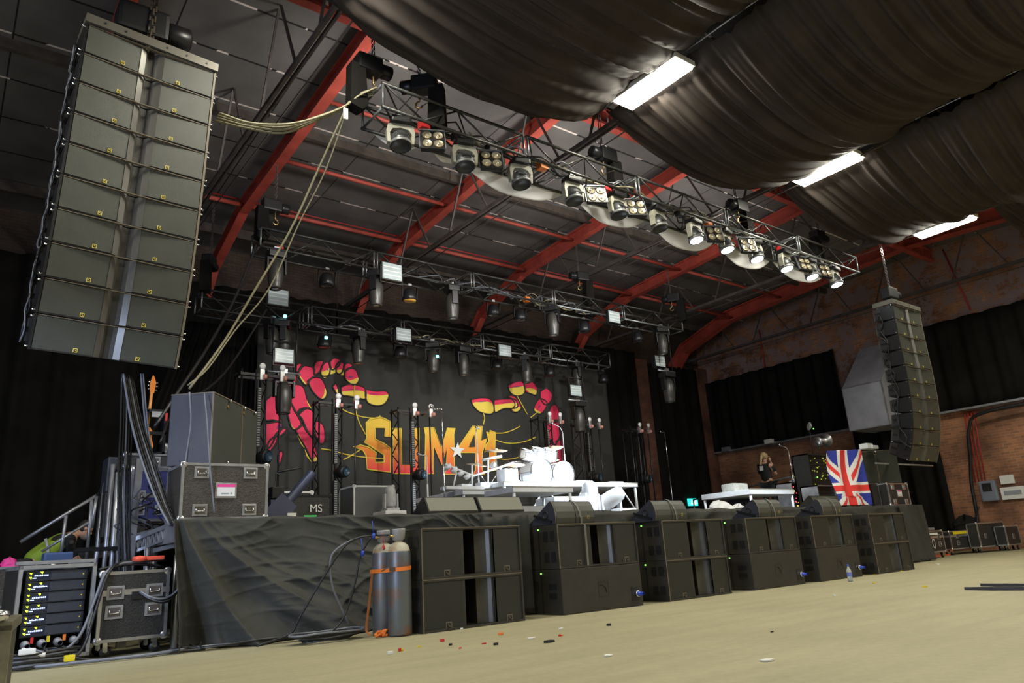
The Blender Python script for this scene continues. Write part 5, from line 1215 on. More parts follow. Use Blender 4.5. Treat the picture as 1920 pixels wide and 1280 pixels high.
for k, (px, w_, h_, m_, lb) in enumerate(((1563, .12, .16, redpl, 'red and white package on the floor below the flag'), (1590, .2, .1, blk, 'black stomp box row below the flag'), (1612, .3, .04, orange, 'orange cloth lying at the foot of the flag'), (1644, .14, .5, blk, 'black stool base beside the far right flight case'))):
    tag(MB().box(-w_, w_, -.1, .1, 0, h_, bev=.02).build('small_equipment', m_), lb, 'equipment').location = (W(px, 950, 'y', 8.3).x-.12, 8.3, SZ)
# ================================================================ people
def person(lab, loc, rz, J, E, R, skinE, parts, head, hair=None):
    """J joints, E edges, R radii. The body is one skinned surface; clothing parts are separate skinned shells."""
    t = thing('person', lab, 'person', loc, rz)
    def sk(name, edges, grow, m, jj=J):
        ids = sorted({i for e in edges for i in e}); mp = {j: k for k, j in enumerate(ids)}
        me = bpy.data.meshes.new(name); me.from_pydata([jj[i] for i in ids], [(mp[a], mp[b]) for a, b in edges], [])
        o = bpy.data.objects.new(name, me); COL.objects.link(o); o.parent = t; me.materials.append(m)
        md = o.modifiers.new('skin', 'SKIN'); md.use_smooth_shade = True
        for i in ids: 
            r = R[i]*grow if not isinstance(R[i], tuple) else (R[i][0]*grow, R[i][1]*grow); r = (r, r) if not isinstance(r, tuple) else r
            me.skin_vertices[0].data[mp[i]].radius = r; me.skin_vertices[0].data[mp[i]].use_root = False
        me.skin_vertices[0].data[0].use_root = True
        o.modifiers.new('smooth', 'SUBSURF').levels = 1; o.modifiers['smooth'].render_levels = 2
        return o
    body = sk('body', E, 1.0, skin)
    for name, edges, grow, m in parts: sk(name, edges, grow, m)
    return t, body
tee = mat('black_tshirt', (.012, .012, .012), .85); jean = mat('dark_trousers', (.02, .022, .02), .85); hiv = mat('hi_vis_yellow', (.26, .38, .03), .7); sil = mat('reflective_band', (.45, .45, .45), .4)
blond = mat('blond_hair', (.42, .30, .14), .6, var=.3, scale=40); dkh = mat('dark_hair', (.03, .02, .015), .7)
# stage hand: stands in profile facing right, both hands raised to the face, long ponytail, facing +x
J = {0: (0, 0, .95), 1: (-.01, 0, 1.12), 2: (-.03, 0, 1.30), 3: (-.02, 0, 1.46), 4: (.0, 0, 1.53), 5: (.03, 0, 1.60), 6: (.035, 0, 1.70), 27: (.02, 0, 1.77),
     7: (-.02, -.19, 1.42), 8: (.10, -.24, 1.16), 9: (.20, -.12, 1.40), 10: (.17, -.07, 1.55), 11: (-.02, .19, 1.42), 12: (.12, .24, 1.18), 13: (.22, .12, 1.40), 14: (.17, .07, 1.55),
     15: (0, -.10, .90), 16: (.06, -.11, .50), 17: (.0, -.11, .09), 18: (.13, -.12, .04), 19: (0, .10, .90), 20: (-.03, .11, .50), 21: (-.06, .12, .09), 22: (.07, .13, .04)}
E_ = [(0, 1), (1, 2), (2, 3), (3, 4), (4, 5), (5, 6), (6, 27), (3, 7), (7, 8), (8, 9), (9, 10), (3, 11), (11, 12), (12, 13), (13, 14), (0, 15), (15, 16), (16, 17), (17, 18), (0, 19), (19, 20), (20, 21), (21, 22)]
Rr = {0: (.15, .11), 1: (.14, .10), 2: (.16, .12), 3: (.11, .09), 4: .055, 5: (.075, .085), 6: (.085, .095), 27: (.06, .07), 7: .062, 8: .045, 9: .034, 10: .028, 11: .062, 12: .045, 13: .034, 14: .028, 15: .09, 16: .065, 17: .045, 18: .04, 19: .09, 20: .065, 21: .045, 22: .04}
remap = lambda D: (lambda ks: ([D[k] for k in ks], {k: i for i, k in enumerate(ks)}))(sorted(D))
def mkperson(lab, loc, rz, J, E, R, clothing):
    js, mp = remap(J); rs = [R[k] for k in sorted(J)]
    return person(lab, loc, rz, js, [(mp[a], mp[b]) for a, b in E], rs, None, [(n, [(mp[a], mp[b]) for a, b in es], g_, m) for n, es, g_, m in clothing], None)
def face(t, c, fwd, upv, s=1.0, hairm=None, beard=None):
    """nose, eyes, mouth and ears on a head centred at c looking along fwd"""
    c = Vector(c); f = Vector(fwd).normalized(); u = Vector(upv).normalized(); r = f.cross(u).normalized(); u = r.cross(f)
    M4 = Matrix(((r.x, f.x, u.x, c.x), (r.y, f.y, u.y, c.y), (r.z, f.z, u.z, c.z), (0, 0, 0, 1)))
    mb = MB(); mb.lathe([(0, -.13), (.05, -.115), (.075, -.06), (.085, .0), (.082, .05), (.06, .095), (0, .12)], n=18)
    mb.prism([(.08, .02), (.105, -.02), (.08, -.03)], YZ, -.013, .013)
    for sx in (-1, 1): mb.lathe([(0, -.012), (.026, -.006), (.028, .004), (0, .008)], (sx*.084, -.01, .0), (1, 0, 0), 10)
    for v in mb.bm.verts:
        if v.co.y > .0: v.co.y *= 1.08
    h = mb.build('face', skin, t); h.matrix_local = M4
    e = MB()
    for sx in (-1, 1): e.lathe([(0, -.01), (.012, -.004), (.012, .004), (0, .01)], (sx*.032, .080, .012), (0, 1, 0), 10)
    e.box(-.024, .024, .078, .086, -.062, -.055); e.build('eyes_and_mouth', mat('dark_features', (.06, .03, .025), .4), h)
    return h, M4
def hand(t, wrist, d, n, m=skin, curl=1.0):
    """palm, four unequal curled fingers and a thumb; d along the hand, n palm normal"""
    w_ = Vector(wrist); d = Vector(d).normalized(); n = Vector(n).normalized(); s = d.cross(n).normalized(); n = s.cross(d)
    mb = MB(); mb.bar(w_-d*.01, w_+d*.085, .030, 8, r2=.038)
    for k, (o, L) in enumerate(((-.03, .065), (-.01, .078), (.011, .072), (.031, .055))):
        b = w_+d*.08+s*o; p1 = b+d*L*.45+n*.008*curl; p2 = p1+d*L*.25+n*.025*curl; p3 = p2+n*.022*curl-d*.004*curl
        mb.tube([b, p1, p2, p3], lambda a: .0095-.002*a, 6)
    b = w_+d*.03-s*.03; mb.tube([b, b-s*.025+d*.025+n*.01, b-s*.02+d*.055+n*.028], lambda a: .011-.002*a, 6)
    return mb.build('hand', m, t)
px_ = W(1447, 915, 'y', 11.9)
t, b = mkperson('person with a long blond ponytail in a black T-shirt, hands raised to the face', (px_.x, 12.0, SZ), .0, J, E_, Rr,
    [('t_shirt', [(0, 1), (1, 2), (2, 3), (3, 7), (3, 11)], 1.14, tee), ('trousers', [(0, 15), (15, 16), (16, 17), (0, 19), (19, 20), (20, 21)], 1.2, jean), ('boot', [(17, 18)], 1.3, blk), ('boot', [(21, 22)], 1.3, blk)])
face(t, (.05, 0, 1.68), (1, 0, -.3), (.3, 0, 1))
MB().lathe([(0, .13), (.06, .115), (.095, .06), (.1, .0), (.09, -.06), (.03, -.07)], (.015, 0, 1.685), (-.35, 0, 1), 18).tube(curve([(-.05, 0, 1.72), (-.12, 0, 1.66), (-.17, 0, 1.54), (-.19, 0, 1.44)]), lambda a: .05-.025*a, 8).build('hair', blond, t)
MB().bar((-.0, -.20, 1.40), (.065, -.225, 1.26), .062, 12, r2=.058).bar((-.0, .20, 1.40), (.065, .225, 1.26), .062, 12, r2=.058).build('sleeves', tee, t)
hand(t, (.17, -.07, 1.56), (.05, .2, 1), (-1, .2, 0)); hand(t, (.17, .07, 1.56), (.05, -.2, 1), (-1, -.2, 0))
MB().box(-.19, -.185, -.06, .06, 1.30, 1.42).build('back_print', offw, t)
MB().box(.02, .06, -.16, -.15, .96, 1.02).build('belt_pouch', yel, t)
# ================================================================ left of the stage
wheel_case = lambda lab, w, d, h, loc, rz=0, **k: flight_case(lab, w, d, h, loc, rz, wheels=True, **k)
# amplifier rack with the lid off
t = thing('amplifier_rack', 'open aluminium edged rack of six amplifiers with yellow lights', 'rack', (.93, 7.98, .04), math.radians(8))
w_, h_, d_ = .62, .80, .5
mb = MB().box(-w_/2, w_/2, 0, .03, h_-.03, h_).box(-w_/2, w_/2, 0, .03, 0, .03).box(-w_/2, -w_/2+.03, 0, .03, 0, h_).box(w_/2-.03, w_/2, 0, .03, 0, h_).box(-w_/2, w_/2, d_-.03, d_, h_-.03, h_).box(-w_/2, -w_/2+.03, 0, d_, h_-.03, h_).box(w_/2-.03, w_/2, 0, d_, h_-.03, h_).box(-w_/2, -w_/2+.03, 0, d_, 0, .03).box(w_/2-.03, w_/2, 0, d_, 0, .03)
mb.box(-w_/2-.01, w_/2+.01, .1, .14, h_+.01, h_+.04).build('edge_extrusion', alud, t)
MB().box(-w_/2+.004, -w_/2+.012, .03, d_, .02, h_-.02).box(w_/2-.012, w_/2-.004, .03, d_, .02, h_-.02).box(-w_/2+.01, w_/2-.01, d_-.02, d_, .02, h_-.02).build('case_shell', casep, t)
for i in range(6):
    z = .20+i*.093
    a = MB().box(-.24, .25, .06, .42, z, z+.088, bev=.004).build('amplifier', mat('amplifier_panel', (.022, .026, .04), .4, .2), t)
    MB().box(-.05, .23, .054, .06, z+.008, z+.08).build('front_grille', mat('amplifier_grille', (.03, .035, .05), .5, bump=.3, bscale=300), a)
    mb = MB()
    for x, zz in ((-.205, .066), (-.205, .03), (-.12, .072)): mb.prism([(x-.012, z+zz+.008), (x+.008, z+zz+.008), (x+.004, z+zz-.010)], XZ, .05, .058)
    mb.build('yellow_lights', ledy, a)
    mb = MB()
    rnd = random.Random(i)
    for k in range(8): mb.box(-.175+k*.014, -.167+k*.014, .052, .058, z+.042, z+.042+rnd.choice((.008, .012, .012)))
    for k in range(3): mb.box(-.19+k*.011, -.183+k*.011, .052, .058, z+.024, z+.031)
    mb.build('display_digits', ledb, a)
    MB().bar((.215, .053, z+.045), (.215, .058, z+.045), .006, 8).build('badge', yel, a)
cols_ = (redpl, yel, orange, blk)
for k in range(4):
    x = -.2+k*.125
    c = MB().lathe([(0, 0), (.035, 0), (.035, .02), (.03, .05), (.024, .055), (.02, .10)], (x, .03, .145), (0, -1, -.1), 16).build('power_plug', alud, t)
    MB().box(x+.035, x+.055, -.01, .01, .15, .20).build('colour_flag', cols_[k], c)
# cables from the rack
tagc([(.75, 7.85, .16), (.95, 7.8, .10), (1.12, 7.84, .22), (1.22, 7.9, .5), (1.30, 7.95, .74), (1.45, 8.1, .82), (1.7, 8.2, .83)], .013, cablegr, 'grey cable curving from the amplifier rack up onto the flight case')
tagc([(.86, 7.84, .15), (1.0, 7.75, .04), (1.15, 7.8, .12), (1.24, 7.88, .45), (1.33, 7.95, .75), (1.5, 8.15, .84), (1.9, 8.3, .84)], .013, cable, 'black cable rising beside the amplifier rack onto the flight case')
tagc([(1.0, 7.84, .15), (1.1, 7.74, .05), (1.3, 7.7, .02), (1.6, 7.6, .02), (2.1, 7.5, .02)], .012, cable, 'black cable running on the floor from the amplifier rack')
tagc([(.60, 7.8, .14), (.75, 7.72, .03), (1.1, 7.58, .025), (1.6, 7.52, .025), (2.1, 7.6, .03), (2.6, 7.45, .02)], .016, cablegr, 'long thick grey cable lying along the foot of the stage skirt')
tagc([(.70, 7.78, .16), (.78, 7.7, .12), (.86, 7.68, .11)], .02, offw, 'white taped cable joint below the amplifier rack')
rnd = random.Random(2)
for k in range(7):
    r_ = .34+.03*k; P = [(.62+r_*math.cos(a/10*2*PI)*1.0, 7.82+.42*r_*math.sin(a/10*2*PI)+.01*k, .02+.018*k+.006*math.sin(a*3+k)) for a in range(11)]
    tagc(P, .012, cablegr if k % 2 else cable, 'loop of cable coiled on the floor in front of the amplifier rack', 'coiled cables by the rack')
for k in range(6):
    tagc([(1.6+.1*k, 7.55+.02*k, .02+.01*k), (2.1, 7.62-.03*k, .03), (2.6, 7.5-.04*k, .02+.008*k), (3.0+.05*k, 7.35-.03*k, .03)], .010, cable, 'black cable lying at the foot of the black stage skirt', 'floor cables at the skirt')
tag(MB().box(-.06, .06, -.03, .03, 0, .045, bev=.012).build('cable_connector', offw), 'clear and white cable connector on the coil of cables', 'connector').location = (.72, 7.62, .13)
tag(MB().box(-.04, .04, -.03, .03, 0, .05, bev=.01).build('yellow_connector', yel), 'yellow connector on the floor by the amplifier rack', 'connector').location = (1.03, 7.62, .04)
# wheeled case beside it
c = wheel_case('wheeled black flight case with four latches and cables through a slot', .60, .5, .62, (1.57, 7.98, 0), .02, lid=.19, latch='latch')
MB().box(-.03, .07, -.01, .02, .13+.36, .13+.43).build('cable_slot', blk, c)
for k in range(4):
    tagc([(1.6, 7.93, .56-.005*k), (1.68, 7.86, .50-.006*k), (1.78, 7.86, .475-.01*k), (1.88, 7.92, .50-.01*k), (1.97, 8.0, .58), (2.0, 8.1, .72+.02*k)], .012, (cablegr, cable)[k % 2], 'cable coming out of the slot of the wheeled flight case', 'slot cables')
for k in range(6):
    tagc([(1.25+.03*k, 8.05+.03*k, .775), (1.4, 8.1+.03*k, .80), (1.6, 8.15+.03*k, .81+.01*(k % 3)), (1.85, 8.2+.02*k, .775)], .013, (cable, cablegr)[k % 2], 'coiled cable lying on top of the wheeled flight case', 'cables on the wheeled case')
tag(MB().lathe([(0, .05), (.06, .04), (.07, 0), (0, -.01)], (0, 0, 0), n=14).box(.05, .22, -.03, .03, 0, .04, bev=.01).build('red_plug', mat('red_orange_plastic', (.75, .1, .05), .5)), 'red orange plug lying on the cables of the wheeled case', 'plug').location = (1.62, 8.15, .84)
# gas cylinders
def cyl(lab, x, y, m=None):
    t = thing('gas_cylinder', lab, 'gas cylinder', (x, y, .005)); t.scale = (1.1, 1.1, .915)
    rust = mat('rusty_steel', (.22, .25, .29), .42, .6, col2=(.26, .12, .05), scale=5, var=.2) 
    rust.node_tree.nodes['Color Ramp'].color_ramp.elements[0].position = .5
    MB().lathe([(0, 0), (.095, 0), (.104, .02), (.105, .80), (.10, .84)], n=28).build('bottle', rust, t)
    MB().lathe([(.10, .84), (.088, .89), (.06, .925), (.035, .94), (.035, .97), (0, .97)], n=28).build('shoulder', mat('flaked_cream_paint', (.55, .54, .44), .6, col2=(.30, .2, .1), scale=9, var=.05), t)
    MB().lathe([(.035, .95), (.055, .965), (.062, 1.06), (.06, 1.075), (.054, 1.075), (.052, .97)], n=20).build('valve_guard', mat('grey_guard', (.32, .32, .33), .5, .2), t)
    MB().bar((0, 0, .96), (0, 0, 1.03), .018, 10).bar((0, 0, 1.0), (-.1, -.02, 1.0), .012, 8).build('valve', brass, t)
    return t
cyl('rusty grey gas cylinder, front right one strapped beside the subwoofers', 3.64, 6.63); cyl('bluish steel gas cylinder behind and left of the rusty one', 3.60, 6.87)
mb = MB(); P = [(3.765, 6.64, .62), (3.72, 6.54, .615), (3.63, 6.505, .61), (3.53, 6.57, .605), (3.47, 6.80, .60), (3.50, 6.97, .60), (3.60, 7.0, .61), (3.72, 6.92, .62), (3.765, 6.7, .62)]
g = []
for p in curve(P, 3): g.append((mb.bm.verts.new(p-Vector((0, 0, .018))), mb.bm.verts.new(p+Vector((0, 0, .018)))))
for a, b in zip(g, g[1:]): mb._f([a[0], b[0], b[1], a[1]], 0)
t = thing('ratchet_strap', 'orange strap holding the two gas cylinders together', 'strap', (0, 0, 0)); mb.build('webbing', orange, t, solid=.003)
MB().box(3.50, 3.55, 6.54, 6.57, .59, .63).bar((3.49, 6.70, .60), (3.52, 6.6, .63), .008, 5).build('buckle', steelg, t)
mb = MB(); g = []
for p in curve([(3.46, 6.85, .58), (3.42, 6.84, .3), (3.38, 6.82, .08), (3.40, 6.78, .03)], 6): g.append((mb.bm.verts.new(p-Vector((.012, 0, 0))), mb.bm.verts.new(p+Vector((.012, 0, 0)))))
for a, b in zip(g, g[1:]): mb._f([a[0], b[0], b[1], a[1]], 0)
mb.build('loose_tail', mat('dull_orange_webbing', (.35, .12, .03), .7), t, solid=.003)
rnd = random.Random(3); mb = MB()
for k in range(7): mb.tube(curve([(3.47+rnd.uniform(-.06, .06), 6.68+rnd.uniform(-.04, .04), .012+rnd.uniform(0, .05)) for _ in range(4)], 3), .012, 5)
mb.build('crumpled_end', orange, t)
hc = (3.64, 6.63, .93)
tagc([hc, (3.50, 6.80, .94), (3.34, 6.85, .93), (3.22, 6.88, .88), (3.12, 6.9, .77), (2.98, 6.95, .55), (2.80, 7.0, .25), (2.72, 7.05, .10), (2.45, 7.15, .02)], .011, cable, 'black gas hose falling left from the cylinders to the floor')
tagc([(3.58, 6.86, .93), (3.36, 6.86, .93), (3.18, 6.9, .87), (3.06, 6.92, .75), (3.09, 6.95, .5), (3.2, 6.98, .28), (3.28, 6.98, .12)], .011, cablegr, 'grey gas hose curling down behind the left cylinder')
tagc([(3.50, 6.95, .93), (3.40, 6.98, .75), (3.34, 6.98, .5), (3.22, 6.95, .22), (3.05, 6.9, .08), (2.85, 6.9, .04)], .010, cable, 'black hose with yellow bands beside the cylinders')
for k in range(7):
    r_ = .22+.025*k; tagc([(3.05+r_*math.cos(a/10*2*PI), 6.95+.45*r_*math.sin(a/10*2*PI), .02+.011*k+.006*math.sin(a*2+k)) for a in range(11)], .010, cable if k % 3 else cablegr, 'loop of black hose coiled on the floor left of the cylinders', 'coiled hoses')
for k, (x, z, m_) in enumerate(((3.32, .80, blue), (3.44, .96, blue), (3.55, .84, redpl))):
    tag(MB().bar((x, 6.80, z+.12), (x+.01, 6.79, z), .004, 5).bar((x+.01, 6.79, z), (x+.01, 6.79, z-.05), .015, 8).build('valve_tag', m_), '%s tag hanging from the gas hose, %s' % (('blue', 'blue', 'red')[k], ('longer one', 'shorter one', 'over the left cylinder')[k]), 'tag')
# left stage end: posts, lattice beam, railings, stairs, cases
def post(lab, p, q, r=.028, m=alu, rect=False, name='scaffold_post'):
    return tag(MB().bar(p, q, r, 4 if rect else 10).build(name, m), lab, 'post')
Y9 = 9.2
for k, (a, b, y, r, m_, lb) in enumerate((((262, 860), (243, 1025), 9.0, .05, alu, 'wide flat aluminium post leaning at the left end of the stage'), ((278, 1010), (276, 1080), 8.8, .03, alu, 'short bright leg under the lattice beam, right one'), ((235, 1030), (233, 1080), 9.0, .03, alu, 'short bright leg under the lattice beam, left one'),
      ((331, 1040), (322, 1215), 8.35, .022, alu, 'bright leg of the stage beside the skirt edge'), ((291, 985), (290, 1085), 8.9, .04, alu, 'thick round leg under the lattice beam'), ((212, 870), (196, 1060), 10.5, .028, alud, 'tall railing post at the stage end, left of the cable bundle'), ((197, 905), (176, 1050), 10.8, .026, alud, 'second railing post from the stage end'), ((235, 870), (231, 950), 10.0, .03, alud, 'blue grey post beside the cable bundle'), ((222, 885), (212, 1055), 9.6, .028, alud, 'blue grey post left of the vertical cable bundle'))):
    q = W(*b, 'y', y); q.z = max(q.z, .01) if q.z < .3 else q.z
    post(lb, W(*a, 'y', y), (q.x, q.y, 0.0), r, m_, rect=(k == 0))
t = thing('lattice_beam', 'bluish aluminium lattice beam under the left end of the stage', 'beam')
a = W(226, 1022, 'y', 9.3); b = W(318, 985, 'y', 8.4); a2 = W(226, 1045, 'y', 9.3); b2 = W(318, 1008, 'y', 8.4)
MB().bar(a, b, .03, 4).bar(a2, b2, .02, 4).build('chords', alud, t)
mb = MB()
for i in range(12): mb.bar(a.lerp(b, i/12), a2.lerp(b2, (i+.5)/12), .010, 4).bar(a2.lerp(b2, (i+.5)/12), a.lerp(b, (i+1)/12), .010, 4)
mb.build('lattice', alud, t)
tag(MB().bar(W(290, 1032, 'y', 8.7), W(330, 1022, 'y', 8.3), .03, 4).build('cross_brace', alud), 'short bluish cross brace between the stage legs', 'brace')
# stair railing
t = thing('stair_railing', 'pale handrail of the stairs rising to the stage at the far left', 'railing')
A, B = W(38, 1016, 'y', 11.6), W(182, 928, 'y', 11.6); C_, D_ = W(78, 1034, 'y', 11.6), W(172, 975, 'y', 11.6)
MB().bar(A, B, .024, 8).build('handrail', alud, t); MB().bar(C_, D_, .018, 8).build('lower_rail', alud, t)
for p, q in (((124, 966), (112, 1052)), ((172, 937), (162, 1050)), ((181, 930), (172, 990))): MB().bar(W(*p, 'y', 11.6), W(*q, 'y', 11.6), .022, 8).build('post', alud, t)
MB().tube(curve([B, W(200, 900, 'y', 11.2), W(216, 882, 'y', 10.6), W(250, 862, 'y', 9.8)], 4), .02, 6).build('upper_rail', blkm, t)
# steps
t = thing('stage_stairs', 'dark metal stairs going up to the left end of the stage', 'stairs')
for k in range(5): MB().box(1.2, 1.9, 9.5+.28*k, 9.75+.28*k, 1.0-.22*k, 1.04-.22*k).build('tread', blkm, t)
for x in (1.18, 1.88): MB().bar((x, 9.4, 1.1), (x, 10.85, .0), .03, 4).build('stringer', blkm, t)
# cable bundles from the left array
for k in range(5):
    o = Vector((.02*k, .02*k, 0))
    tagc([W(229+k, 700, 'y', 8.2)+o, W(226+2*k, 800, 'y', 8.4)+o, W(222+2*k, 900, 'y', 8.6)+o, W(222+2*k, 1000, 'y', 8.6)+o, W(224+2*k, 1085, 'y', 8.6)+o], .012, (cable, cable, cablegr)[k % 3], 'cable hanging straight down below the left speaker array', 'vertical array cables')
for k in range(6):
    o = Vector((.015*k, .02*k, 0))
    tagc([W(231+k, 700, 'y', 8.2)+o, W(246+2*k, 790, 'y', 8.3)+o, W(268+3*k, 870, 'y', 8.3)+o, W(295+2*k, 940, 'y', 8.2)+o, W(318+k, 985, 'y', 8.1)+o], .012, (cablegr, cable, cable)[k % 3], 'cable sloping from the left speaker array down to the stage corner', 'sloping array cables')
for k in range(3):
    tagc([W(264+2*k, 700, 'y', 8.3), W(272+2*k, 790, 'y', 8.4), W(285+2*k, 870, 'y', 8.4), W(312+k, 970, 'y', 8.2)], .010, (cablegr, cable)[k % 2], 'thin cable from the right foot of the left array to the stage corner', 'thin array cables')
for k in range(9):
    rnd = random.Random(40+k); x0_, y0_ = rnd.uniform(232, 320), rnd.uniform(900, 960)
    P = [W(x0_, y0_, 'y', 8.9)]
    for j in range(4): P.append(W(x0_+rnd.uniform(-22, 22), y0_+15*(j+1)+rnd.uniform(-8, 8), 'y', 8.9+rnd.uniform(-.15, .15)))
    tagc(P, .009, (cable, cablegr)[k % 2], 'tangled cable among the posts at the stage left end', 'tangled cables at the stage end')
# things standing on the left end of the deck
flight_case('navy blue flight case with butterfly latches at the left end of the stage', .46, .5, .62, (W(285, 900, 'y', 9.7).x, 9.7, SZ+.12), 0, mat('navy_laminate', (.03, .03, .12), .5), lid=.32, latch='latch')
flight_case('small dark case standing on the navy flight case', .66, .4, .18, (W(290, 870, 'y', 9.7).x, 9.75, SZ+.75), 0, casep, latch='one', cols=1)
t = thing('guitar_case_rack', 'open black rack frame holding an orange guitar on the stage left cases', 'rack', (W(292, 850, 'y', 9.7).x, 9.8, SZ+.93))
MB().box(-.12, -.09, 0, .3, 0, .55).box(.09, .12, 0, .3, 0, .55).box(-.12, .12, 0, .3, .52, .56).box(-.12, .12, 0, .3, .24, .28).box(-.12, .12, 0, .3, 0, .03).build('frame', blkm, t)
MB().box(-.06, .06, -.006, .0, .46, .53).build('corner_plate', alud, t); MB().box(.10, .125, -.005, 0, .42, .52).build('red_sticker', redpl, t)
gt_m = mat('orange_lacquer', (.75, .22, .03), .3)
p = W(273, 842, 'y', 9.85)
t = thing('electric_guitar', 'orange guitar standing upright with its headstock above the rack', 'guitar', (p.x, 9.85, SZ+.932))
MB().prism([(-.05, 0), (.05, .0), (.08, .1), (.055, .2), (.06, .28), (.03, .33), (-.03, .33), (-.06, .28), (-.055, .2), (-.08, .1)], XZ, -.02, .02).build('guitar_body', gt_m, t)
MB().bar((0, 0, .3), (.02, 0, .78), .018, 8).build('neck', mat('maple_neck', (.6, .25, .06), .4), t)
hs = MB().prism([(0, .76), (.045, .77), (.06, .9), (.04, .97), (.02, 1.0), (.005, .96), (-.01, .88)], XZ, -.012, .01).build('headstock', gt_m, t)
mb = MB()
for i in range(3): mb.bar((-.03, 0, .82+.045*i), (.0, 0, .825+.045*i), .008, 6).bar((.05, 0, .81+.045*i), (.085, 0, .815+.045*i), .008, 6)
mb.build('tuning_pegs', chrome, hs)
tag(MB().lathe([(0, 0), (.035, 0), (.038, .1), (.03, .14), (0, .14)], n=14).build('drink_can', alud), 'silver drink can beside the rack on the stage left cases', 'can').location = (W(310, 858, 'y', 9.8).x, 9.85, SZ+.932)
tag(MB().box(-.25, .2, 0, .4, 0, .45, bev=.02).build('side_monitor', mat('speaker_side_blue_black', (.035, .037, .05), .45)), 'dark angled speaker behind the cable bundle at the left end of the stage', 'speaker').location = (W(250, 850, 'y', 10.4).x, 10.6, SZ+.55)
tag(MB().box(-.25, .25, 0, .45, 0, .55, bev=.02).build('equipment_case', casep), 'black case under the angled speaker at the left end of the stage', 'case').location = (W(250, 850, 'y', 10.4).x, 10.6, SZ)
# cases on the floor at the far left
flight_case('long brown flight case at the far left edge behind the amplifier rack', 1.0, .6, .45, (W(40, 1040, 'y', 10.5).x-.15, 10.5, .45), 0, casebrown, latch='none')
flight_case('lower white edged flight case under the brown case at the far left', 1.1, .6, .43, (W(40, 1040, 'y', 10.5).x-.1, 10.4, 0), 0, casep, latch='one')
tag(MB().box(-.12, .12, -.1, .1, 0, .10, bev=.02).build('blue_box', mat('dark_blue_plastic', (.03, .06, .15), .5)), 'small dark blue box behind the top of the amplifier rack', 'box').location = (.95, 8.4, .86)
tag(MB().box(-.3, .3, 0, .4, 0, .8, bev=.02).build('equipment_case', casep), 'black case behind the amplifier rack', 'case').location = (.95, 8.65, .0)
tag(MB().box(-.16, .1, -.1, .1, .0, .12, bev=.02).build('storage_box', mat('worn_trunk_grey', (.2, .2, .2), .5)), 'small grey box the bending worker reaches into', 'trunk').location = (W(152, 1044, 'y', 11.3).x, 11.3, .82)
tag(MB().box(-.3, .3, 0, .5, 0, .8, bev=.02).build('equipment_case', blk), 'black case carrying the small grey trunk', 'case').location = (W(152, 1044, 'y', 11.3).x, 11.15, 0)
towel('pink cloth lying on the brown flight case', 20, 1035, 10.7, .12, .1, pink, 3).location.z = -.3
for k, (px, r_) in enumerate(((40, .10), (52, .09))):
    tag(MB().lathe([(0, .09), (.05, .08), (.09, .03), (.1, 0), (0, 0)], n=16).build('dark_helmet', mat('dark_gloss', (.03, .03, .03), .2)), 'shiny dark round object on the brown case, %s one' % ('left', 'right')[k], 'helmet').location = (W(px, 1033, 'y', 10.8).x, 10.8, .905)
# worker bending forward, hi-vis vest: pelvis left, head right, facing +x
yw = 12.3; B0 = W(75, 1020, 'y', yw)
J = {0: (0, 0, .92), 1: (.16, 0, 1.05), 2: (.36, 0, 1.20), 3: (.52, 0, 1.30), 4: (.60, 0, 1.34), 5: (.68, 0, 1.37), 6: (.74, 0, 1.44),
     7: (.50, -.20, 1.24), 8: (.60, -.24, .98), 9: (.78, -.20, .80), 11: (.50, .20, 1.24), 12: (.66, .22, 1.0), 13: (.86, .18, .82),
     15: (.02, -.12, .86), 16: (.28, -.15, .52), 17: (.10, -.14, .09), 18: (.24, -.15, .04), 19: (.02, .12, .86), 20: (.30, .15, .52), 21: (.12, .14, .09), 22: (.26, .15, .04)}
E_ = [(0, 1), (1, 2), (2, 3), (3, 4), (4, 5), (5, 6), (3, 7), (7, 8), (8, 9), (3, 11), (11, 12), (12, 13), (0, 15), (15, 16), (16, 17), (17, 18), (0, 19), (19, 20), (20, 21), (21, 22)]
Rr = {0: (.17, .14), 1: (.17, .14), 2: (.19, .13), 3: (.13, .11), 4: .065, 5: (.08, .09), 6: (.07, .08), 7: .068, 8: .052, 9: .036, 11: .068, 12: .052, 13: .036, 15: .1, 16: .07, 17: .05, 18: .04, 19: .1, 20: .07, 21: .05, 22: .04}
t, b = mkperson('bearded person in a hi-vis vest bending over behind the stair railing', (W(54, 1010, 'y', yw).x, yw, .0), -.05, J, E_, Rr,
    [('t_shirt', [(0, 1), (1, 2), (2, 3), (3, 7), (3, 11), (7, 8), (11, 12)], 1.10, tee), ('hi_vis_vest', [(0, 1), (1, 2), (2, 3)], 1.2, hiv), ('shorts', [(0, 15), (15, 16), (0, 19), (19, 20)], 1.15, jean), ('boot', [(17, 18)], 1.3, blk), ('boot', [(21, 22)], 1.3, blk)])
t.scale = (.93, .93, 1.0)
h, M4 = face(t, (.72, 0, 1.40), (1, 0, -.55), (.5, 0, 1))
MB().lathe([(0, -.14), (.05, -.13), (.07, -.085), (.06, -.05), (0, -.05)], (0, .03, 0), n=14).build('beard', mat('grey_beard', (.2, .17, .14), .8), h)
MB().lathe([(0, .125), (.055, .11), (.088, .05), (.09, -.02), (.07, -.06), (.0, -.06)], (0, -.028, .004), n=16).build('hair', dkh, h)
MB().tube(curve([(.20, -.20, 1.28), (.24, -.215, 1.15), (.26, -.21, 1.02), (.27, -.16, .93)], 4), .022, 6).build('reflective_band', sil, t)
hand(t, (.79, -.20, .79), (.5, 0, -1), (-.5, .6, -.3)); hand(t, (.87, .18, .81), (.5, 0, -1), (-.5, -.6, -.3))
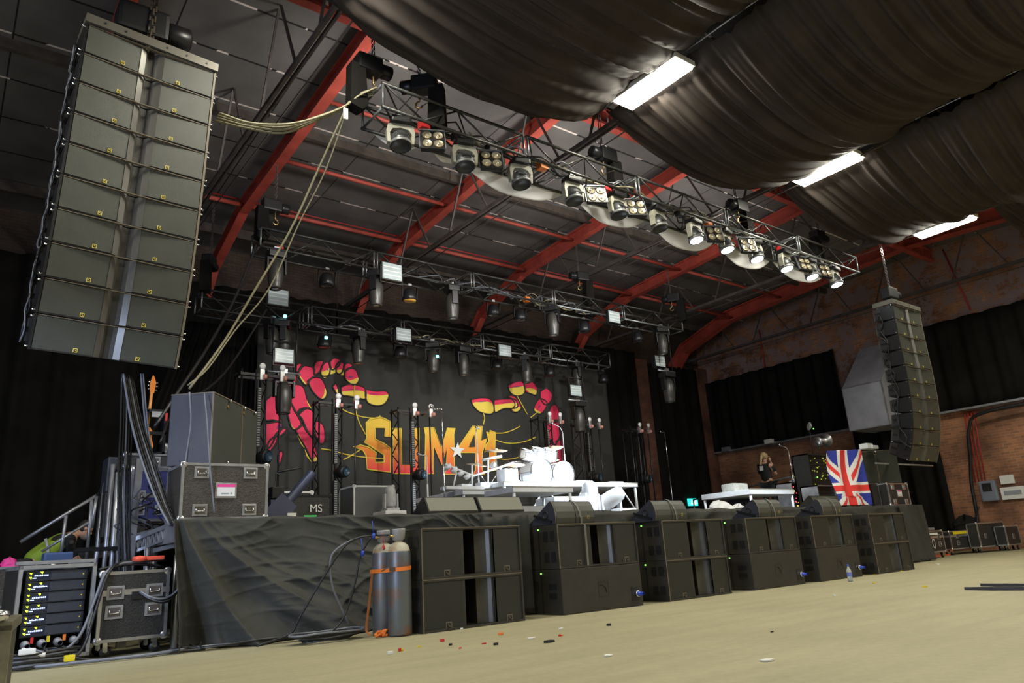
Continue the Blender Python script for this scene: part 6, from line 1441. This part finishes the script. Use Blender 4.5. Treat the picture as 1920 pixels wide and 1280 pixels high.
# near left foreground: dark case with worn corner fittings
t = thing('foreground_case', 'dark worn flight case cropped by the left edge of the picture, closest to the camera', 'flight case', (.06, 2.55, 0), -.12)
MB().box(-.5, .13, 0, .55, 0, .56, bev=.01).build('case_body', mat('worn_green_black', (.05, .05, .035), .5, var=.4, scale=14, bump=.3, bscale=30), t)
MB().box(.085, .14, -.012, .02, 0, .57, bev=.006).box(-.5, .14, -.012, .56, .545, .575, bev=.006).box(.10, .145, .0, .55, 0, .03).build('edge_extrusion', mat('worn_brass_grey', (.25, .24, .17), .4, .6, var=.3, scale=20), t)
MB().lathe([(0, -.01), (.03, 0), (.03, .02), (0, .03)], (.10, .0, .58), (0, 0, 1), 12).lathe([(0, -.01), (.025, 0), (.025, .02), (0, .03)], (.0, .0, .58), (0, 0, 1), 12).build('ball_corners', chrome, t)
tag(MB().lathe([(0, 0), (.16, 0), (.2, .08), (.15, .3), (.05, .36), (0, .36)], n=16).build('covered_bundle', mat('black_vinyl', (.02, .02, .025), .25)), 'shiny black bundle lying on the foreground case', 'bundle').location = (-.08, 2.8, .58)
# ================================================================ far right floor cases
def farcase(lab, px0, px1, pyb, y, h, **k):
    a = W(px0, pyb, 'y', y).x; b = W(px1, pyb, 'y', y).x
    return flight_case(lab, b-a, k.pop('d', .6), h, ((a+b)/2, y, 0), k.pop('rz', 0), wheels=True, **k)
c = farcase('black wheeled flight case with a white stencilled lid beside the far stage corner', 1733, 1778, 1045, 8.3, .50, lid=.15, latch='latch')
MB().box(-.3, .3, -.012, -.004, .13+.40, .13+.45).build('stencilled_lettering', offw, c)
MB().lathe([(.10, -.002), (.115, -.002), (.115, .006), (.10, .006)], (0, -.01, .13+.2), (0, -1, 0), 20).build('round_emblem', offw, c).scale = (.55, 1, 1)
c = flight_case('black flight case stacked behind the stencilled case at the far right', 1.0, .5, .45, (19.3, 9.2, .62), 0, latch='one', cols=1)
tag(MB().box(18.8, 19.8, 9.1, 9.75, 0, .62, bev=.02).build('equipment_case', casep), 'black case under the far right stacked flight case', 'case')
tag(MB().box(19.0, 19.5, 8.65, 8.95, .64, .70, bev=.01).build('grey_tray', alud) , 'pale metal tray on the stencilled flight case', 'tray').location = (-.25, -.25, -.0)
c = farcase('low black wheeled flight case with a yellow strip at the far right', 1787, 1843, 1030, 8.6, .46, d=.28, lid=.13, latch='latch')
MB().box(-.7, .7, -.012, -.003, .13+.37, .13+.44).build('yellow_strip', yel, c)
farcase('taller open topped black flight case with silver edges at the far right', 1842, 1893, 1028, 8.3, .62, d=.28, latch='one')
farcase('flight case with a yellow sticker at the right edge of the picture', 1893, 1918, 1025, 8.0, .50, d=.28, latch='one', cols=1)
towel('black cloth bag slumped on the low yellow striped case', 1812, 990, 8.85, .65, .35, darkcloth, 5).location.z = -SZ+.58
tag(MB().box(18.5, 20.5, 8.7, 9.6, .004, .03).build('orange_ground_cloth', mat('orange_red_cloth', (.6, .10, .03), .7)), 'orange red cloth on the floor under the far right cases', 'cloth')
# ================================================================ things on the floor
t = thing('water_bottle', 'clear plastic water bottle with a blue and red label in front of the right stacks', 'bottle', (W(1595, 1090, 'z', 0).x, W(1595, 1090, 'z', 0).y, 0))
clear = mat('clear_plastic', (.8, .85, .9), .1, trans=.7)
MB().lathe([(0, 0), (.032, .0), (.035, .02), (.034, .16), (.014, .2), (.014, .22), (0, .22)], n=16).build('bottle_body', clear, t)
MB().lathe([(.036, .07), (.036, .13)], n=16).build('label', mat('bottle_label', (.15, .2, .6), .5), t); MB().lathe([(0, .245), (.016, .24), (.016, .215)], n=12).build('cap', blue, t)
rnd = random.Random(11)
def flat_bit(k, px, py, s, m_, lb):
    p = W(px, py, 'z', 0)
    mb = MB(); n = 6; vs = []
    for i in range(n): a = 2*PI*i/n; r = s*rnd.uniform(.5, 1.2); vs.append((r*math.cos(a)*1.5, r*math.sin(a)))
    mb.prism(vs, XY, .002, .012*rnd.uniform(.6, 2)); o = mb.build('floor_scrap', m_); o.location = (p.x, p.y, 0); tag(o, lb, 'litter')
flat_bit(0, 1440, 1239, .035, offw, 'crumpled white scrap of paper on the bare floor in the foreground')
flat_bit(1, 732, 1226, .02, offw, 'white scrap on the floor below the gas cylinders')
flat_bit(2, 997, 1197, .025, offw, 'white scrap on the floor in front of the nearest subwoofers')
flat_bit(3, 866, 1180, .02, offw, 'small white scrap at the foot of the nearest subwoofer stack')
flat_bit(4, 1030, 1204, .04, blk, 'flat black scrap on the floor in front of the second stack')
flat_bit(5, 1143, 1230, .025, offw, 'white scrap right of the black scrap on the floor')
for k, (px, py, m_, c_) in enumerate(((750, 1221, redpl, 'red'), (752, 1220, yel, 'yellow'), (830, 1203, redpl, 'red'), (862, 1216, redpl, 'red'), (908, 1207, redpl, 'red'), (940, 1190, orange, 'orange'), (786, 1213, yel, 'yellow'), (845, 1210, blk, 'black'), (930, 1209, blk, 'black'), (1053, 1192, orange, 'orange'), (1052, 1180, offw, 'white'), (1143, 1173, blk, 'black'), (1050, 1193, redpl, 'red'), (1640, 1078, yel, 'yellow'), (1690, 1071, yel, 'yellow'), (1448, 1185, blk, 'black'), (1759, 1058, offw, 'white'), (1735, 1101, yel, 'yellow'), (1565, 1118, offw, 'white'), (1640, 1093, yel, 'yellow'))):
    p = W(px, py, 'z', 0)
    flat_bit(k, px, py, .012+.004*(k % 3)+.0012*max(0, p.length-8), m_, 'tiny %s confetti scrap on the concrete floor' % c_)
for o in list(bpy.data.objects):
    if o.name.startswith('floor_scrap') and 'confetti' in o['label']: o['group'] = o['label'].split()[1]+' confetti scraps'
# fork tines lying near the right edge
for k, (px, py) in enumerate(((1838, 1096), (1808, 1103))):
    a = W(px, py, 'z', .02); b = W(1990, py+(.5-k)*2, 'z', .02)
    d = (b-a).normalized(); u = Vector((-d.y, d.x, 0))*.035; mb = MB()
    vs = [a, a+d*.3-u, b-u, b+u, a+d*.3+u]
    mb.prism([(v.x, v.y) for v in vs], XY, .004, .035)
    tag(mb.build('steel_fork', mat('blue_grey_steel', (.09, .09, .13), .3, .7)), 'tapered dark steel fork lying on the floor at the right edge, %s one' % ('farther', 'nearer')[k], 'fork tine')
